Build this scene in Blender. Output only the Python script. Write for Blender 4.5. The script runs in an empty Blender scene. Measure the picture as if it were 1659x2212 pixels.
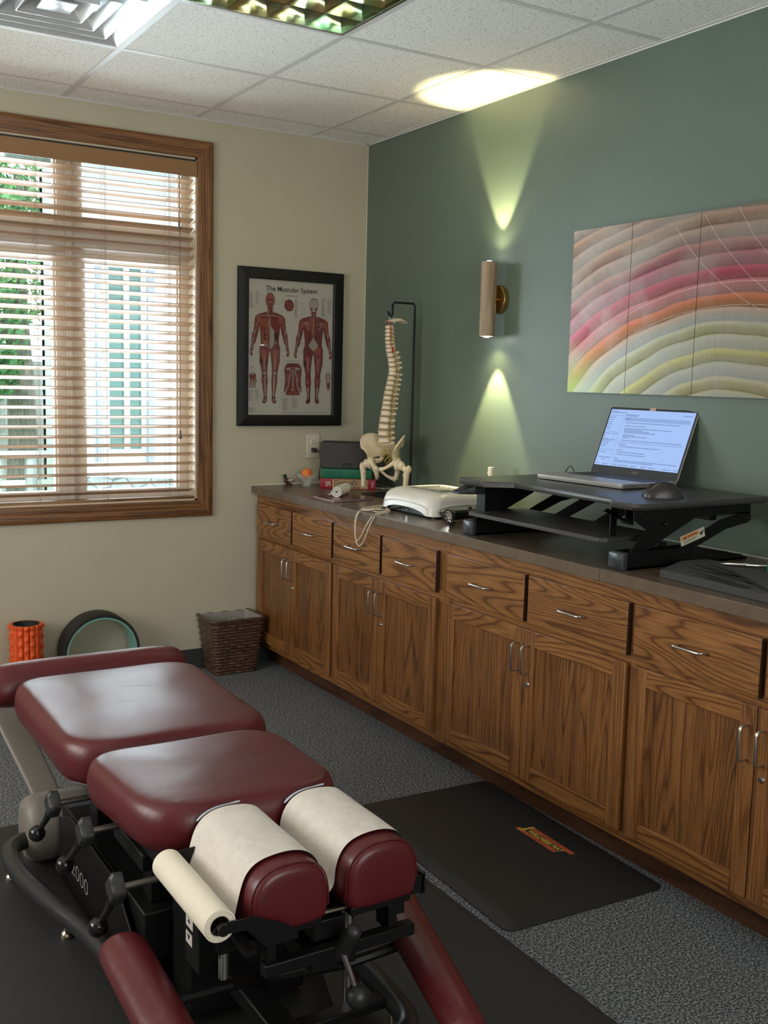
import bpy, bmesh, math, random
from mathutils import Vector, Matrix
random.seed(7)
S = bpy.context.scene
COL = S.collection
PI = math.pi
# ------------------------------------------------------------------ camera
H = 2.6387
cam = bpy.data.cameras.new('camera')
cam.sensor_fit = 'VERTICAL'; cam.sensor_height = 36.0; cam.sensor_width = 27.0
cam.lens = 2260.82 * 36.0 / 2212.0
cam.clip_start = 0.05; cam.clip_end = 200
camo = bpy.data.objects.new('camera', cam); COL.objects.link(camo)
cR = Vector((0.85480039, -0.51840829, 0.02385638)); cU = Vector((0.04500838, 0.11985386, 0.99177079)); cF = Vector((0.51700148, 0.84669233, -0.12578384))
M = Matrix.Identity(4)
for i in range(3):
    M[i][0] = cR[i]; M[i][1] = cU[i]; M[i][2] = -cF[i]
M[0][3], M[1][3], M[2][3] = -2.7878, -4.8029, 1.448
camo.matrix_world = M
S.camera = camo
# ------------------------------------------------------------------ world, light, exposure
S.view_settings.view_transform = 'Standard'
S.view_settings.look = 'None'
S.view_settings.gamma = 1.0
S.view_settings.use_curve_mapping = False
S.view_settings.exposure = 0.55
world = bpy.data.worlds.new('daylight'); S.world = world
world.use_nodes = True
wn = world.node_tree.nodes; wl = world.node_tree.links
wn['Background'].inputs[0].default_value = (0.80, 0.92, 1.0, 1)
wn['Background'].inputs[1].default_value = 1.7

def lamp(name, typ, loc, energy, color, direction=None, parent=None, **kw):
    l = bpy.data.lights.new(name, typ); l.energy = energy; l.color = color
    for k, v in kw.items(): setattr(l, k, v)
    o = bpy.data.objects.new(name, l); COL.objects.link(o); o.location = loc
    if direction is not None:
        o.rotation_euler = Vector(direction).to_track_quat('-Z', 'Y').to_euler()
    return o

# daylight lamp at the seen window, plus two fill lamps in added unseen openings
lamp('daylight_fill', 'AREA', (-1.5, 0.42, 1.70), 98, (0.80, 0.91, 1.0), (0, -1, -0.12), shape='RECTANGLE', size=1.15, size_y=1.6)
lamp('daylight_fill', 'AREA', (-4.27, -1.9, 1.55), 30, (1.0, 0.94, 0.84), (1, 0, 0.10), shape='RECTANGLE', size=1.9, size_y=1.3)  # fill lamp; its opening in the left wall is added
lamp('daylight_fill', 'AREA', (-2.0, -6.16, 1.6), 20, (1.0, 0.92, 0.80), (0, 1, 0.16), shape='RECTANGLE', size=2.2, size_y=1.4)  # fill lamp; its opening behind the camera is added
lamp('sun', 'SUN', (6, 4, 9), 2.6, (1.0, 0.96, 0.88), (-0.35, 0.62, -1.0), angle=0.03)

# ------------------------------------------------------------------ helpers
def wm(o):
    m = o.matrix_basis.copy()
    while o.parent is not None:
        o = o.parent; m = o.matrix_basis @ m
    return m

class MB:
    def __init__(s): s.bm = bmesh.new(); s.mi = 0
    def _faces(s, vs, fs, smooth=True):
        out = []
        for f in fs:
            try:
                g = s.bm.faces.new([vs[i] for i in f]); g.material_index = s.mi; g.smooth = smooth; out.append(g)
            except ValueError: pass
        return out
    def verts(s, pts): return [s.bm.verts.new(p) for p in pts]
    def mesh(s, pts, fs, m=None):
        v = s.verts(pts)
        if m is not None:
            for a in v: a.co = m @ a.co
        s._faces(v, fs); return s
    def box(s, a, b, m=None):
        x0, y0, z0 = [min(p, q) for p, q in zip(a, b)]; x1, y1, z1 = [max(p, q) for p, q in zip(a, b)]
        P = [(x0,y0,z0),(x1,y0,z0),(x1,y1,z0),(x0,y1,z0),(x0,y0,z1),(x1,y0,z1),(x1,y1,z1),(x0,y1,z1)]
        return s.mesh(P, [(0,3,2,1),(4,5,6,7),(0,1,5,4),(1,2,6,5),(2,3,7,6),(3,0,4,7)], m)
    def cbox(s, c, d, m=None):
        return s.box([c[i]-d[i]/2 for i in range(3)], [c[i]+d[i]/2 for i in range(3)], m)
    def loft(s, rings, cap=True, closed=True):
        n = len(rings[0]); V = [s.verts(r) for r in rings]
        for a, b in zip(V[:-1], V[1:]):
            for i in range(n if closed else n-1):
                j = (i+1) % n
                s._faces([a[i], a[j], b[j], b[i]], [(0,1,2,3)])
        if cap:
            s._faces(V[0][::-1], [tuple(range(n))]); s._faces(V[-1], [tuple(range(n))])
        return s
    def cyl(s, a, b, r0, r1=None, n=20, cap=True, sq=None):
        a = Vector(a); b = Vector(b); r1 = r0 if r1 is None else r1
        d = (b-a).normalized(); u = d.orthogonal().normalized(); v = d.cross(u)
        R = lambda c, r: [tuple(c + (u*math.cos(2*PI*i/n) + v*math.sin(2*PI*i/n))*r) for i in range(n)]
        return s.loft([R(a, r0), R(b, r1)], cap)
    def tube(s, pts, r, n=10, cap=True, smooth=0):
        pts = [Vector(p) for p in pts]
        rs = r if isinstance(r, (list, tuple)) else [r]*len(pts)
        for _ in range(smooth):
            q = [pts[0]]; qr = [rs[0]]
            for i in range(len(pts)-1):
                q += [pts[i]*.75+pts[i+1]*.25, pts[i]*.25+pts[i+1]*.75]; qr += [rs[i]*.75+rs[i+1]*.25, rs[i]*.25+rs[i+1]*.75]
            q.append(pts[-1]); qr.append(rs[-1]); pts, rs = q, qr
        T = []
        for i in range(len(pts)):
            t = (pts[min(i+1, len(pts)-1)] - pts[max(i-1, 0)])
            T.append(t.normalized() if t.length > 1e-9 else Vector((0,0,1)))
        u = T[0].orthogonal().normalized(); rings = []
        for i, p in enumerate(pts):
            u = (u - T[i]*u.dot(T[i])).normalized(); v = T[i].cross(u)
            rings.append([tuple(p + (u*math.cos(2*PI*k/n)+v*math.sin(2*PI*k/n))*rs[i]) for k in range(n)])
        return s.loft(rings, cap)
    def lathe(s, prof, c=(0,0,0), n=32, cap=True, ax='z', f=None):
        rings = []
        for r, h in prof:
            ring = []
            for i in range(n):
                t = 2*PI*i/n; k = f(t, h) if f else 1
                a, b = r*k*math.cos(t), r*k*math.sin(t)
                p = (a, b, h) if ax == 'z' else ((a, h, b) if ax == 'y' else (h, a, b))
                ring.append((c[0]+p[0], c[1]+p[1], c[2]+p[2]))
            rings.append(ring)
        return s.loft(rings, cap)
    def ball(s, c, r, n=20, m=12, sx=1, sy=1, sz=1, rot=None):
        rings = []
        for j in range(m+1):
            t = -PI/2 + PI*j/m; rr = max(math.cos(t), 0.001)*r
            ring = []
            for i in range(n):
                p = Vector((rr*math.cos(2*PI*i/n)*sx, rr*math.sin(2*PI*i/n)*sy, r*math.sin(t)*sz))
                if rot is not None: p = rot @ p
                ring.append(tuple(Vector(c)+p))
            rings.append(ring)
        return s.loft(rings, True)
    def prism(s, poly, a, b, plane='xy'):
        def P(p, h):
            return (p[0], p[1], h) if plane == 'xy' else ((p[0], h, p[1]) if plane == 'xz' else (h, p[0], p[1]))
        return s.loft([[P(p, a) for p in poly], [P(p, b) for p in poly]], True)
    def build(s, name, mats, parent=None, origin=None, ang=35, bevel=0, seg=2, local=False, solid=0, subsurf=0, parts=None):
        me = bpy.data.meshes.new(name)
        bmesh.ops.recalc_face_normals(s.bm, faces=s.bm.faces[:])
        s.bm.to_mesh(me); s.bm.free()
        for m in (mats if isinstance(mats, (list, tuple)) else [mats]): me.materials.append(m)
        o = bpy.data.objects.new(name, me); COL.objects.link(o)
        if parent is not None:
            o.parent = parent
            if not local: me.transform(wm(parent).inverted())
        elif origin is not None:
            me.transform(Matrix.Translation(-Vector(origin))); o.location = origin
        if ang is not None: me.set_sharp_from_angle(angle=math.radians(ang))
        if solid:
            d = o.modifiers.new('solid', 'SOLIDIFY'); d.thickness = solid; d.offset = 0
        if bevel:
            d = o.modifiers.new('bevel', 'BEVEL'); d.width = bevel; d.segments = seg; d.limit_method = 'ANGLE'; d.angle_limit = math.radians(40); d.harden_normals = False
        if subsurf:
            d = o.modifiers.new('sub', 'SUBSURF'); d.levels = subsurf; d.render_levels = subsurf
        return o

def tag(o, label=None, cat=None, group=None, kind=None):
    if label: o['label'] = label
    if cat: o['category'] = cat
    if group: o['group'] = group
    if kind: o['kind'] = kind
    return o
def thing(name, label, cat, loc=(0,0,0), rotz=0, group=None, kind=None):
    o = bpy.data.objects.new(name, None); COL.objects.link(o)
    o.location = loc; o.rotation_euler = (0, 0, rotz); o.empty_display_size = .05
    return tag(o, label, cat, group, kind)
def struct(o): o['kind'] = 'structure'; return o
def rrect(cx, cy, w, d, r, z, n=6):
    r = min(r, w/2-1e-4, d/2-1e-4); out = []
    for (sx, sy, a0) in ((1,1,0),(-1,1,PI/2),(-1,-1,PI),(1,-1,1.5*PI)):
        for i in range(n+1):
            t = a0 + PI/2*i/n
            out.append((cx+sx*(w/2-r)+r*math.cos(t), cy+sy*(d/2-r)+r*math.sin(t), z))
    return out
def text(name, body, size, origin, right, up, mat, parent, width=None, ext=0.0004, bold=0.0, align='LEFT'):
    c = bpy.data.curves.new(name, 'FONT'); c.body = body; c.size = size; c.align_x = align
    c.extrude = 0.0; c.offset = bold
    t = bpy.data.objects.new(name+'_tmp', c); COL.objects.link(t)
    bpy.context.view_layer.update()
    me = bpy.data.meshes.new_from_object(t.evaluated_get(bpy.context.evaluated_depsgraph_get()))
    bpy.data.objects.remove(t); me.name = name
    r = Vector(right).normalized(); u = Vector(up).normalized(); n = r.cross(u)
    xs = [v.co.x for v in me.vertices] or [0, 1]; sx = width/(max(xs)-min(xs)) if width else 1
    for v in me.vertices:
        v.co = Vector(origin) + r*(v.co.x*sx) + u*v.co.y + n*(v.co.z+ext)
    me.materials.clear(); me.materials.append(mat)
    o = bpy.data.objects.new(name, me); COL.objects.link(o)
    if parent is not None:
        o.parent = parent; me.transform(wm(parent).inverted())
    return o
def copy_tree(o, parent=None):
    c = o.copy(); COL.objects.link(c); c.parent = parent
    for ch in list(o.children): copy_tree(ch, c)
    return c
# ------------------------------------------------------------------ materials
class NT:
    def __init__(s, m):
        m.use_nodes = True; s.t = m.node_tree; s.b = s.t.nodes['Principled BSDF']; s.out = s.t.nodes['Material Output']
    def n(s, typ, **kw):
        d = s.t.nodes.new(typ)
        for k, v in kw.items():
            if k.startswith('i_'):
                key = k[2:]; key = int(key) if key.isdigit() else key.replace('_', ' ')
                d.inputs[key].default_value = v
            else: setattr(d, k, v)
        return d
    def l(s, a, b): s.t.links.new(a, b)
    def math(s, op, a, b=None, c=None):
        d = s.t.nodes.new('ShaderNodeMath'); d.operation = op
        for i, x in enumerate((a, b, c)):
            if x is None: continue
            if isinstance(x, (int, float)): d.inputs[i].default_value = x
            else: s.l(x, d.inputs[i])
        return d.outputs[0]
    def ramp(s, fac, stops, interp='LINEAR'):
        d = s.t.nodes.new('ShaderNodeValToRGB'); cr = d.color_ramp; cr.interpolation = interp
        while len(cr.elements) < len(stops): cr.elements.new(0.5)
        for e, (p, c) in zip(cr.elements, stops):
            e.position = p; e.color = (*c, 1) if len(c) == 3 else c
        s.l(fac, d.inputs[0]); return d.outputs[0]
    def mix(s, fac, a, b, bt='MIX'):
        d = s.t.nodes.new('ShaderNodeMix'); d.data_type = 'RGBA'; d.blend_type = bt
        for k, x in ((0, fac), (6, a), (7, b)):
            if isinstance(x, (int, float)): d.inputs[k].default_value = x
            elif isinstance(x, tuple): d.inputs[k].default_value = (*x, 1)
            else: s.l(x, d.inputs[k])
        return d.outputs[2]
    def coord(s, scale=(1,1,1), rnd=True, loc=(0,0,0)):
        tc = s.n('ShaderNodeTexCoord'); mp = s.n('ShaderNodeMapping')
        mp.inputs['Scale'].default_value = scale; mp.inputs['Location'].default_value = loc
        src = tc.outputs['Object']
        if rnd:
            oi = s.n('ShaderNodeObjectInfo'); v = s.n('ShaderNodeVectorMath', operation='ADD')
            cm = s.n('ShaderNodeCombineXYZ'); r = s.math('MULTIPLY', oi.outputs['Random'], 37.0)
            for i in range(3): s.l(r, cm.inputs[i])
            s.l(src, v.inputs[0]); s.l(cm.outputs[0], v.inputs[1]); src = v.outputs[0]
        s.l(src, mp.inputs['Vector']); return mp.outputs[0]
    def noise(s, vec, scale, detail=2, rough=.5, dist=0):
        d = s.n('ShaderNodeTexNoise'); d.inputs['Scale'].default_value = scale; d.inputs['Detail'].default_value = detail
        d.inputs['Roughness'].default_value = rough; d.inputs['Distortion'].default_value = dist
        s.l(vec, d.inputs['Vector']); return d.outputs['Fac']
    def bump(s, h, strength=.2, dist=.002):
        d = s.n('ShaderNodeBump'); d.inputs['Strength'].default_value = strength; d.inputs['Distance'].default_value = dist
        s.l(h, d.inputs['Height']); s.l(d.outputs[0], s.b.inputs['Normal'])
def mat(name, c, rough=.5, metal=0, emit=None, estr=1, spec=.5, alpha=None, trans=None, ior=None, coat=0):
    m = bpy.data.materials.new(name); t = NT(m); b = t.b
    b.inputs['Base Color'].default_value = (*c, 1); b.inputs['Roughness'].default_value = rough; b.inputs['Metallic'].default_value = metal
    b.inputs['Specular IOR Level'].default_value = spec
    if emit: b.inputs['Emission Color'].default_value = (*emit, 1); b.inputs['Emission Strength'].default_value = estr
    if trans is not None: b.inputs['Transmission Weight'].default_value = trans
    if ior: b.inputs['IOR'].default_value = ior
    if coat: b.inputs['Coat Weight'].default_value = coat; b.inputs['Coat Roughness'].default_value = .15
    return m
def varied(name, c0, c1, scale, rough=.5, bump=0, metal=0, detail=3, bd=.001, stretch=(1,1,1), spec=.5, rnd=True):
    m = mat(name, c0, rough, metal, spec=spec); t = NT(m)
    f = t.noise(t.coord(stretch, rnd), scale, detail)
    t.l(t.ramp(f, [(.3, c0), (.7, c1)]), t.b.inputs['Base Color'])
    if bump: t.bump(f, bump, bd)
    return m
def oak(name, axis, c_dark, c_mid, c_light, bands=9, rough=.34, along=1.1, across=7.5, pores=.38):
    m = mat(name, c_mid, rough); t = NT(m)
    sc = [across]*3; sc['xyz'.index(axis)] = along
    v = t.coord(tuple(sc)); f = t.noise(v, 1.0, 2, .45, .25)
    f2 = t.math('FRACT', t.math('MULTIPLY', f, bands))
    col = t.ramp(f2, [(0, c_dark), (.06, c_dark), (.20, c_mid), (.60, c_light), (.90, c_mid), (1, c_dark)])
    sp = [420]*3; sp['xyz'.index(axis)] = 9
    p = t.noise(t.coord(tuple(sp)), 1.0, 2, .6)
    pr = t.ramp(p, [(.40, (1-pores,)*3), (.56, (1, 1, 1))])
    col = t.mix(1.0, col, pr, 'MULTIPLY')
    sb = [14]*3; sb['xyz'.index(axis)] = .8
    w = t.ramp(t.noise(t.coord(tuple(sb)), 1.0, 1), [(.25, (.80,)*3), (.75, (1.12,)*3)])
    col = t.mix(1.0, col, w, 'MULTIPLY')
    t.l(col, t.b.inputs['Base Color']); t.bump(p, .12, .0006)
    return m
OD, OM, OL = (.135, .048, .014), (.27, .110, .031), (.335, .148, .045)
oak_y = oak('oak_horizontal_grain', 'y', OD, OM, OL, bands=30, along=.62, across=5.2)
oak_z = oak('oak_vertical_grain', 'z', (.15, .058, .018), (.24, .097, .029), (.285, .123, .040), bands=16, along=.45, across=9)
oak_zp = oak('oak_panel_grain', 'z', (.115, .043, .013), (.205, .082, .025), (.25, .106, .034), bands=26, along=.65, across=7)
oak_x = oak('oak_casing_grain_x', 'x', (.10, .037, .012), (.215, .088, .029), (.265, .115, .039), bands=14, along=.3, across=16)
oak_zc = oak('oak_casing_grain_z', 'z', (.10, .037, .012), (.215, .088, .029), (.265, .115, .039), bands=14, along=.3, across=16)
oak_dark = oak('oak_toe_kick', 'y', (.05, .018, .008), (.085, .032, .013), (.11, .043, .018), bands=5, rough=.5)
beige = varied('beige_paint', (.47, .43, .315), (.50, .457, .34), 3, .75, 0)
green = varied('green_paint', (.100, .134, .104), (.109, .146, .114), 2.5, .42, .05, bd=.0008)
tile = mat('ceiling_tile', (.66, .64, .61), .95, spec=.1)
def _tile(m):
    t = NT(m); v = t.coord((1, 1.8, 1), rnd=False)
    a = t.noise(v, 135, 2, .5, .4); b = t.noise(v, 80, 2, .5, .6)
    k = t.math('MULTIPLY', t.ramp(a, [(.335, (0,)*3), (.375, (1,)*3)]), t.ramp(b, [(.28, (0,)*3), (.32, (1,)*3)]))
    t.l(t.mix(k, (.24, .21, .18), (.86, .84, .81)), t.b.inputs['Base Color'])
_tile(tile)
tbar = mat('ceiling_grid_white', (.62, .61, .60), .5)
carpet = mat('speckled_carpet', (.1, .1, .12), .95, spec=.1)
def _carpet(m):
    t = NT(m); v = t.coord((1, 1, 1), rnd=False)
    a = t.noise(v, 150, 2, .65); b = t.noise(v, 260, 1, .5, .3); c = t.noise(v, 1.6, 2)
    f = t.math('ADD', t.math('MULTIPLY', a, .65), t.math('MULTIPLY', b, .35))
    col = t.ramp(f, [(.38, (.026, .030, .040)), (.46, (.070, .078, .092)), (.53, (.17, .178, .19)), (.60, (.37, .37, .365))])
    t.l(col, t.b.inputs['Base Color']); t.bump(f, .9, .004)
_carpet(carpet)
basev = mat('black_vinyl_base', (.035, .036, .037), .45)
lam = varied('brown_laminate', (.112, .078, .052), (.148, .106, .074), 22, .28, 0, detail=6)
steel = mat('brushed_nickel', (.55, .53, .50), .28, 1)
chrome = mat('chrome', (.75, .73, .70), .12, 1)
black_m = mat('black_metal', (.006, .006, .0065), .40, spec=.28)
black_p = mat('black_plastic', (.018, .018, .019), .42)
black_g = mat('black_gloss', (.010, .009, .009), .08)
black_s = mat('black_satin_wood', (.008, .0078, .0075), .5, spec=.3)
white_p = mat('white_plastic', (.72, .69, .62), .30)
ivory = mat('ivory_plastic', (.66, .60, .46), .35)
bone = varied('bone_plastic', (.72, .60, .40), (.80, .70, .52), 30, .42)
disc_m = mat('disc_tan', (.30, .20, .13), .6)
nerve = mat('nerve_yellow', (.55, .36, .06), .5)
artery = mat('artery_red', (.45, .02, .04), .4)
leather = mat('burgundy_vinyl', (.135, .012, .018), .36)
def _leather(m):
    t = NT(m); v = t.coord((1, 1, 1)); t.b.inputs['Coat Weight'].default_value = .06; t.b.inputs['Coat Roughness'].default_value = .2
    a = t.noise(v, 330, 3, .6); w = t.noise(t.coord((2.2, 14, 3)), 1.5, 3, .6, 1.6)
    cr = t.ramp(w, [(.485, (1,)*3), (.5, (.0,)*3), (.515, (1,)*3)])
    h = t.math('ADD', t.math('MULTIPLY', a, .10), t.math('MULTIPLY', cr, .45))
    t.bump(h, .22, .0016)
    t.l(t.ramp(t.noise(v, 5, 3), [(.3, (.084, .0078, .0105)), (.7, (.104, .0100, .0140))]), t.b.inputs['Base Color'])
_leather(leather)
paper = varied('tissue_paper', (.66, .60, .53), (.74, .68, .61), 45, .85, .15, detail=4)
roll_p = mat('cream_paper_roll', (.82, .74, .60), .7)
taupe = mat('taupe_vinyl', (.20, .175, .15), .45)
rubber = varied('black_mat_rubber', (.014, .0135, .014), (.019, .018, .0185), 300, .55, .08)
rubber2 = varied('charcoal_floor_mat', (.020, .0195, .021), (.026, .025, .027), 260, .6, .08)
rock = mat('clear_glass', (.80, .84, .82), .05)
rock.node_tree.nodes['Principled BSDF'].inputs['Alpha'].default_value = .26
shaded_end = varied('drawer_end_shade', (.030, .012, .006), (.045, .018, .008), 60, .5)  # dark tone puts the shade on drawer ends into the colour
# ------------------------------------------------------------------ room shell
XL, YF = -4.35, -6.2
WX0, WX1, WZ0, WZ1 = -2.076, -0.924, 0.838, 2.458     # window opening in the back wall
def wall_with_hole(name, m, x0, x1, y0, y1, hole, axis):
    b = MB(); h0, h1, z0, z1 = hole
    if axis == 'x':
        for a, c, p, q in ((x0, h0, 0, H+.3), (h1, x1, 0, H+.3), (h0, h1, 0, z0), (h0, h1, z1, H+.3)): b.box((a, y0, p), (c, y1, q))
    else:
        for a, c, p, q in ((y0, h0, 0, H+.3), (h1, y1, 0, H+.3), (h0, h1, 0, z0), (h0, h1, z1, H+.3)): b.box((x0, a, p), (x1, c, q))
    return struct(b.build(name, m))
wall_with_hole('wall_back', beige, XL-.15, 0.0, 0, .19, (WX0, WX1, WZ0, WZ1), 'x')
wall_with_hole('wall_left', beige, XL-.15, XL, YF-.15, 0, (-2.9, -.9, .85, 2.25), 'y')  # unseen opening added to hold the side fill lamp
wall_with_hole('wall_front', beige, XL, 0, YF-.15, YF, (-3.2, -.8, .85, 2.35), 'x')  # unseen opening added for the fill lamp behind the camera
struct(MB().box((0, YF-.15, 0), (.15, .19, H+.3)).build('wall_right', green))
struct(MB().box((XL-.15, YF-.15, -.1), (.15, .19, 0)).build('floor', carpet))
b = MB(); b.box((XL, -.004, 0), (-.5325, 0, .1)); b.box((XL, -.012, 0), (-.5325, -.004, .012))
struct(b.build('baseboard_back', basev, bevel=.002))
# painted corner bead and caulk line
struct(MB().box((-.004, -.0015, .904), (0, 0, H)).build('trim_1', mat('corner_bead', (.62, .58, .46), .6)))
# ceiling: tiles and the exposed grid
TX = [-.3241 - .6096*i for i in range(-1, 8)]; TY = [-.2003 - .6085*j for j in range(-1, 11)]
xs = [0.0] + [v for v in TX if XL < v < 0] + [XL]; ys = [0.0] + [v for v in TY if YF < v < 0] + [YF]
b = MB()
DIFF = (2, 2); LITE = ((1, 3), (1, 4))     # (x cell, y cell)
def cell(i, j): return xs[i+1], xs[i], ys[j+1], ys[j]
hole_d = None
for i in range(len(xs)-1):
    for j in range(len(ys)-1):
        x0, x1, y0, y1 = cell(i, j); cx, cy = (x0+x1)/2, (y0+y1)/2
        if -2.153 < cx < -1.543 and -1.42 < cy < -.81: hole_d = (x0, x1, y0, y1); continue
        if -1.543 < cx < -.934 and -2.64 < cy < -1.42: continue
        b.box((x0+.0138, y0+.0138, H), (x1-.0138, y1-.0138, H+.016))
struct(b.build('ceiling', tile, ang=30))
struct(MB().box((XL-.15, YF-.15, H+.3), (.15, .19, H+.34)).build('ceiling_slab', mat('plenum', (.1, .1, .1), .9)))
b = MB(); g = .012
for x in xs[1:-1]:
    b.box((x-g, YF, H-.0015), (x+g, 0, H+.001)); b.box((x-.004, YF, H+.001), (x+.004, 0, H+.03))
for y in ys[1:-1]:
    segs = list(zip(xs[1:], xs[:-1]))
    for a, c in segs:
        if abs(y+2.0258) < .02 and -1.543-.01 < (a+c)/2 < -.934+.01: continue
        b.box((a+g, y-g, H-.001), (c-g, y+g, H+.001)); b.box((a+g, y-.004, H+.001), (c-g, y+.004, H+.03))
for (p, q) in (((-.016, YF, H-.002), (0, 0, H+.001)), ((XL, -.016, H-.002), (0, 0, H+.001)), ((-.0015, YF, H-.007), (0, 0, H)), ((XL, -.0015, H-.007), (0, 0, H)),
               ((XL, YF, H-.003), (XL+.018, 0, H+.001)), ((XL, YF, H-.003), (0, YF+.022, H+.001))): b.box(p, q)
struct(b.build('trim_2', tbar))
# ------------------------------------------------------------------ window
blindw = varied('blind_wood', (.42, .27, .17), (.47, .31, .20), 30, .45, 0, stretch=(.1, 1, 1))
valw = varied('valance_wood', (.26, .135, .055), (.285, .15, .064), 20, .5, stretch=(.05, 1, 1))
vinyl = mat('cream_sash_vinyl', (.56, .50, .44), .5)
jambm = mat('pale_jamb', (.60, .49, .36), .5)
pane_m = bpy.data.materials.new('window_glass')
t = NT(pane_m); tr = t.n('ShaderNodeBsdfTransparent', i_0=(.94, .98, .97, 1)); gl = t.n('ShaderNodeBsdfGlossy', i_Roughness=.02); fr = t.n('ShaderNodeFresnel', i_IOR=1.45); mx = t.n('ShaderNodeMixShader')
t.l(fr.outputs[0], mx.inputs[0]); t.l(tr.outputs[0], mx.inputs[1]); t.l(gl.outputs[0], mx.inputs[2]); t.l(mx.outputs[0], t.out.inputs[0])
win = thing('window_1', None, None, (-1.5, 0, .84)); struct(win)
def mitred(prof, x0, x1, z0, z1, name, part):
    # prof: (offset outward from the opening, y); loops round the opening with mitred corners
    out = []
    for side in range(4):
        b = MB(); r0, r1 = [], []
        for (o, y) in prof:
            c = [(x0-o, y, z0-o), (x1+o, y, z0-o), (x1+o, y, z1+o), (x0-o, y, z1+o)]
            r0.append(c[side]); r1.append(c[(side+1) % 4])
        b.loft([r0, r1]); out.append(b.build(name, oak_x if side % 2 == 0 else oak_zc, part, bevel=.0012))
    return out
prof = [(-.004, .0), (-.004, -.013), (.003, -.0155), (.016, -.0150), (.030, -.0172), (.036, -.0163), (.050, -.0185), (.066, -.0200), (.0730, -.017), (.0745, 0)]
mitred(prof, WX0, WX1, WZ0, WZ1, 'casing', win)
b = MB()
b.box((WX0, 0, WZ0), (WX0+.012, .17, WZ1)); b.box((WX1-.012, 0, WZ0), (WX1, .17, WZ1)); b.box((WX0, 0, WZ0), (WX1, .17, WZ0+.012)); b.box((WX0, 0, WZ1-.012), (WX1, .17, WZ1))
b.build('jamb', jambm, win)
def frame(x0, x1, z0, z1, w, y0, y1, name='sash'):
    b = MB()
    b.box((x0, y0, z0), (x0+w, y1, z1)); b.box((x1-w, y0, z0), (x1, y1, z1)); b.box((x0+w, y0, z0), (x1-w, y1, z0+w)); b.box((x0+w, y0, z1-w), (x1-w, y1, z1))
    b.box((x0+w, y0+.018, z0+w), (x0+w+.008, y1, z1-w)); b.box((x1-w-.008, y0+.018, z0+w), (x1-w, y1, z1-w))
    f = b.build(name, vinyl, win, bevel=.002)
    MB().box((x0+w, y0+.026, z0+w), (x1-w, y0+.030, z1-w)).build('pane', pane_m, f)
    return f
for (x0, x1) in ((WX0+.012, -1.52), (-1.48, WX1-.012)):
    frame(x0, x1, .852, 1.985, .045, .095, .15)
    frame(x0, x1, 2.085, 2.445, .036, .095, .15)
b = MB(); b.box((-1.52, .085, .85), (-1.48, .17, 2.446)); b.box((-1.508, .078, .85), (-1.492, .085, 2.446)); b.box((WX0+.012, .085, 1.985), (-1.52, .17, 2.085)); b.box((-1.48, .085, 1.985), (WX1-.012, .17, 2.085))
b.build('mullion', vinyl, win, bevel=.003)
# venetian blind
bl = thing('venetian_blind', 'tan wooden venetian blind with open slats in the oak framed window', 'blind', (-1.5, .03, 2.44))
BX0, BX1 = WX0+.022, -.942
MB().box((BX0-.006, -.012, 2.366), (BX1+.012, -.004, 2.436)).build('valance', valw, bl, bevel=.002)
MB().box((BX0-.006, -.002, 2.388), (BX1+.010, .055, 2.4455)).build('headrail', black_p, bl)
b = MB(); z = 2.345; k = 0; rr = random.Random(3)
while z > .885:
    tilt = math.radians(17 + rr.uniform(-2.5, 2.5)); jz = rr.uniform(-.0012, .0012); w2 = .0245; sag = .0022*(1 if k > 22 else .3)
    for hw in (-1,):
        rings = []
        for (u, cz) in ((-1, 0), (-.5, .0018), (0, .0025), (.5, .0018), (1, 0)):
            y = .026 + u*w2*math.cos(tilt); zz = z + jz - u*w2*math.sin(tilt) + cz
            rings.append((y, zz))
        th = .0016
        sec = [(y, zz+th) for y, zz in rings] + [(y, zz-th) for y, zz in rings[::-1]]
        L = []
        for x in (BX0, (BX0*3+BX1)/4, (BX0+BX1)/2, (BX0+BX1*3)/4, BX1):
            L.append([(x, y, zz) for y, zz in sec])
        b.loft(L)
    z -= .0441; k += 1
b.build('slats', blindw, bl)
b = MB(); b.box((BX0-.004, .002, .8435), (BX1+.004, .052, .8625)); b.build('bottom_rail', oak('oak_blind_rail', 'x', OD, (.24, .12, .05), (.34, .18, .08), bands=4, across=30), bl, bevel=.003)
cordm = mat('blind_cord', (.30, .20, .14), .7)
b = MB()
for x in (-1.0659, -1.3669, -1.6717, -1.96):
    for y in (.0, .052):
        b.tube([(x, y, 2.39), (x, y, .863)], .0009, 5)
    b.tube([(x+.006, -.001, 2.39), (x+.006, -.001, .863)], .0009, 5)
    z = 2.345
    while z > .885:
        b.tube([(x-.003, .001, z+.004), (x+.003, .05, z-.012)], .0006, 4); z -= .0441
b.build('ladder_cord', cordm, bl)
b = MB(); b.tube([(-1.0185, -.016, 2.37), (-1.0175, -.018, 1.178)], .0013, 6); b.build('pull_cord', mat('pull_cord', (.16, .06, .04), .7), bl)
tas = mat('tassel_wood', (.16, .11, .085), .5)
for (x, z) in ((-1.0175, 1.142), (-1.022, 2.115)):
    b = MB(); b.lathe([(.004, .04), (.0055, .036), (.005, .02), (.0085, .004), (.006, 0)], (x, -.018, z), 14); b.build('tassel', tas, bl)
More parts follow.
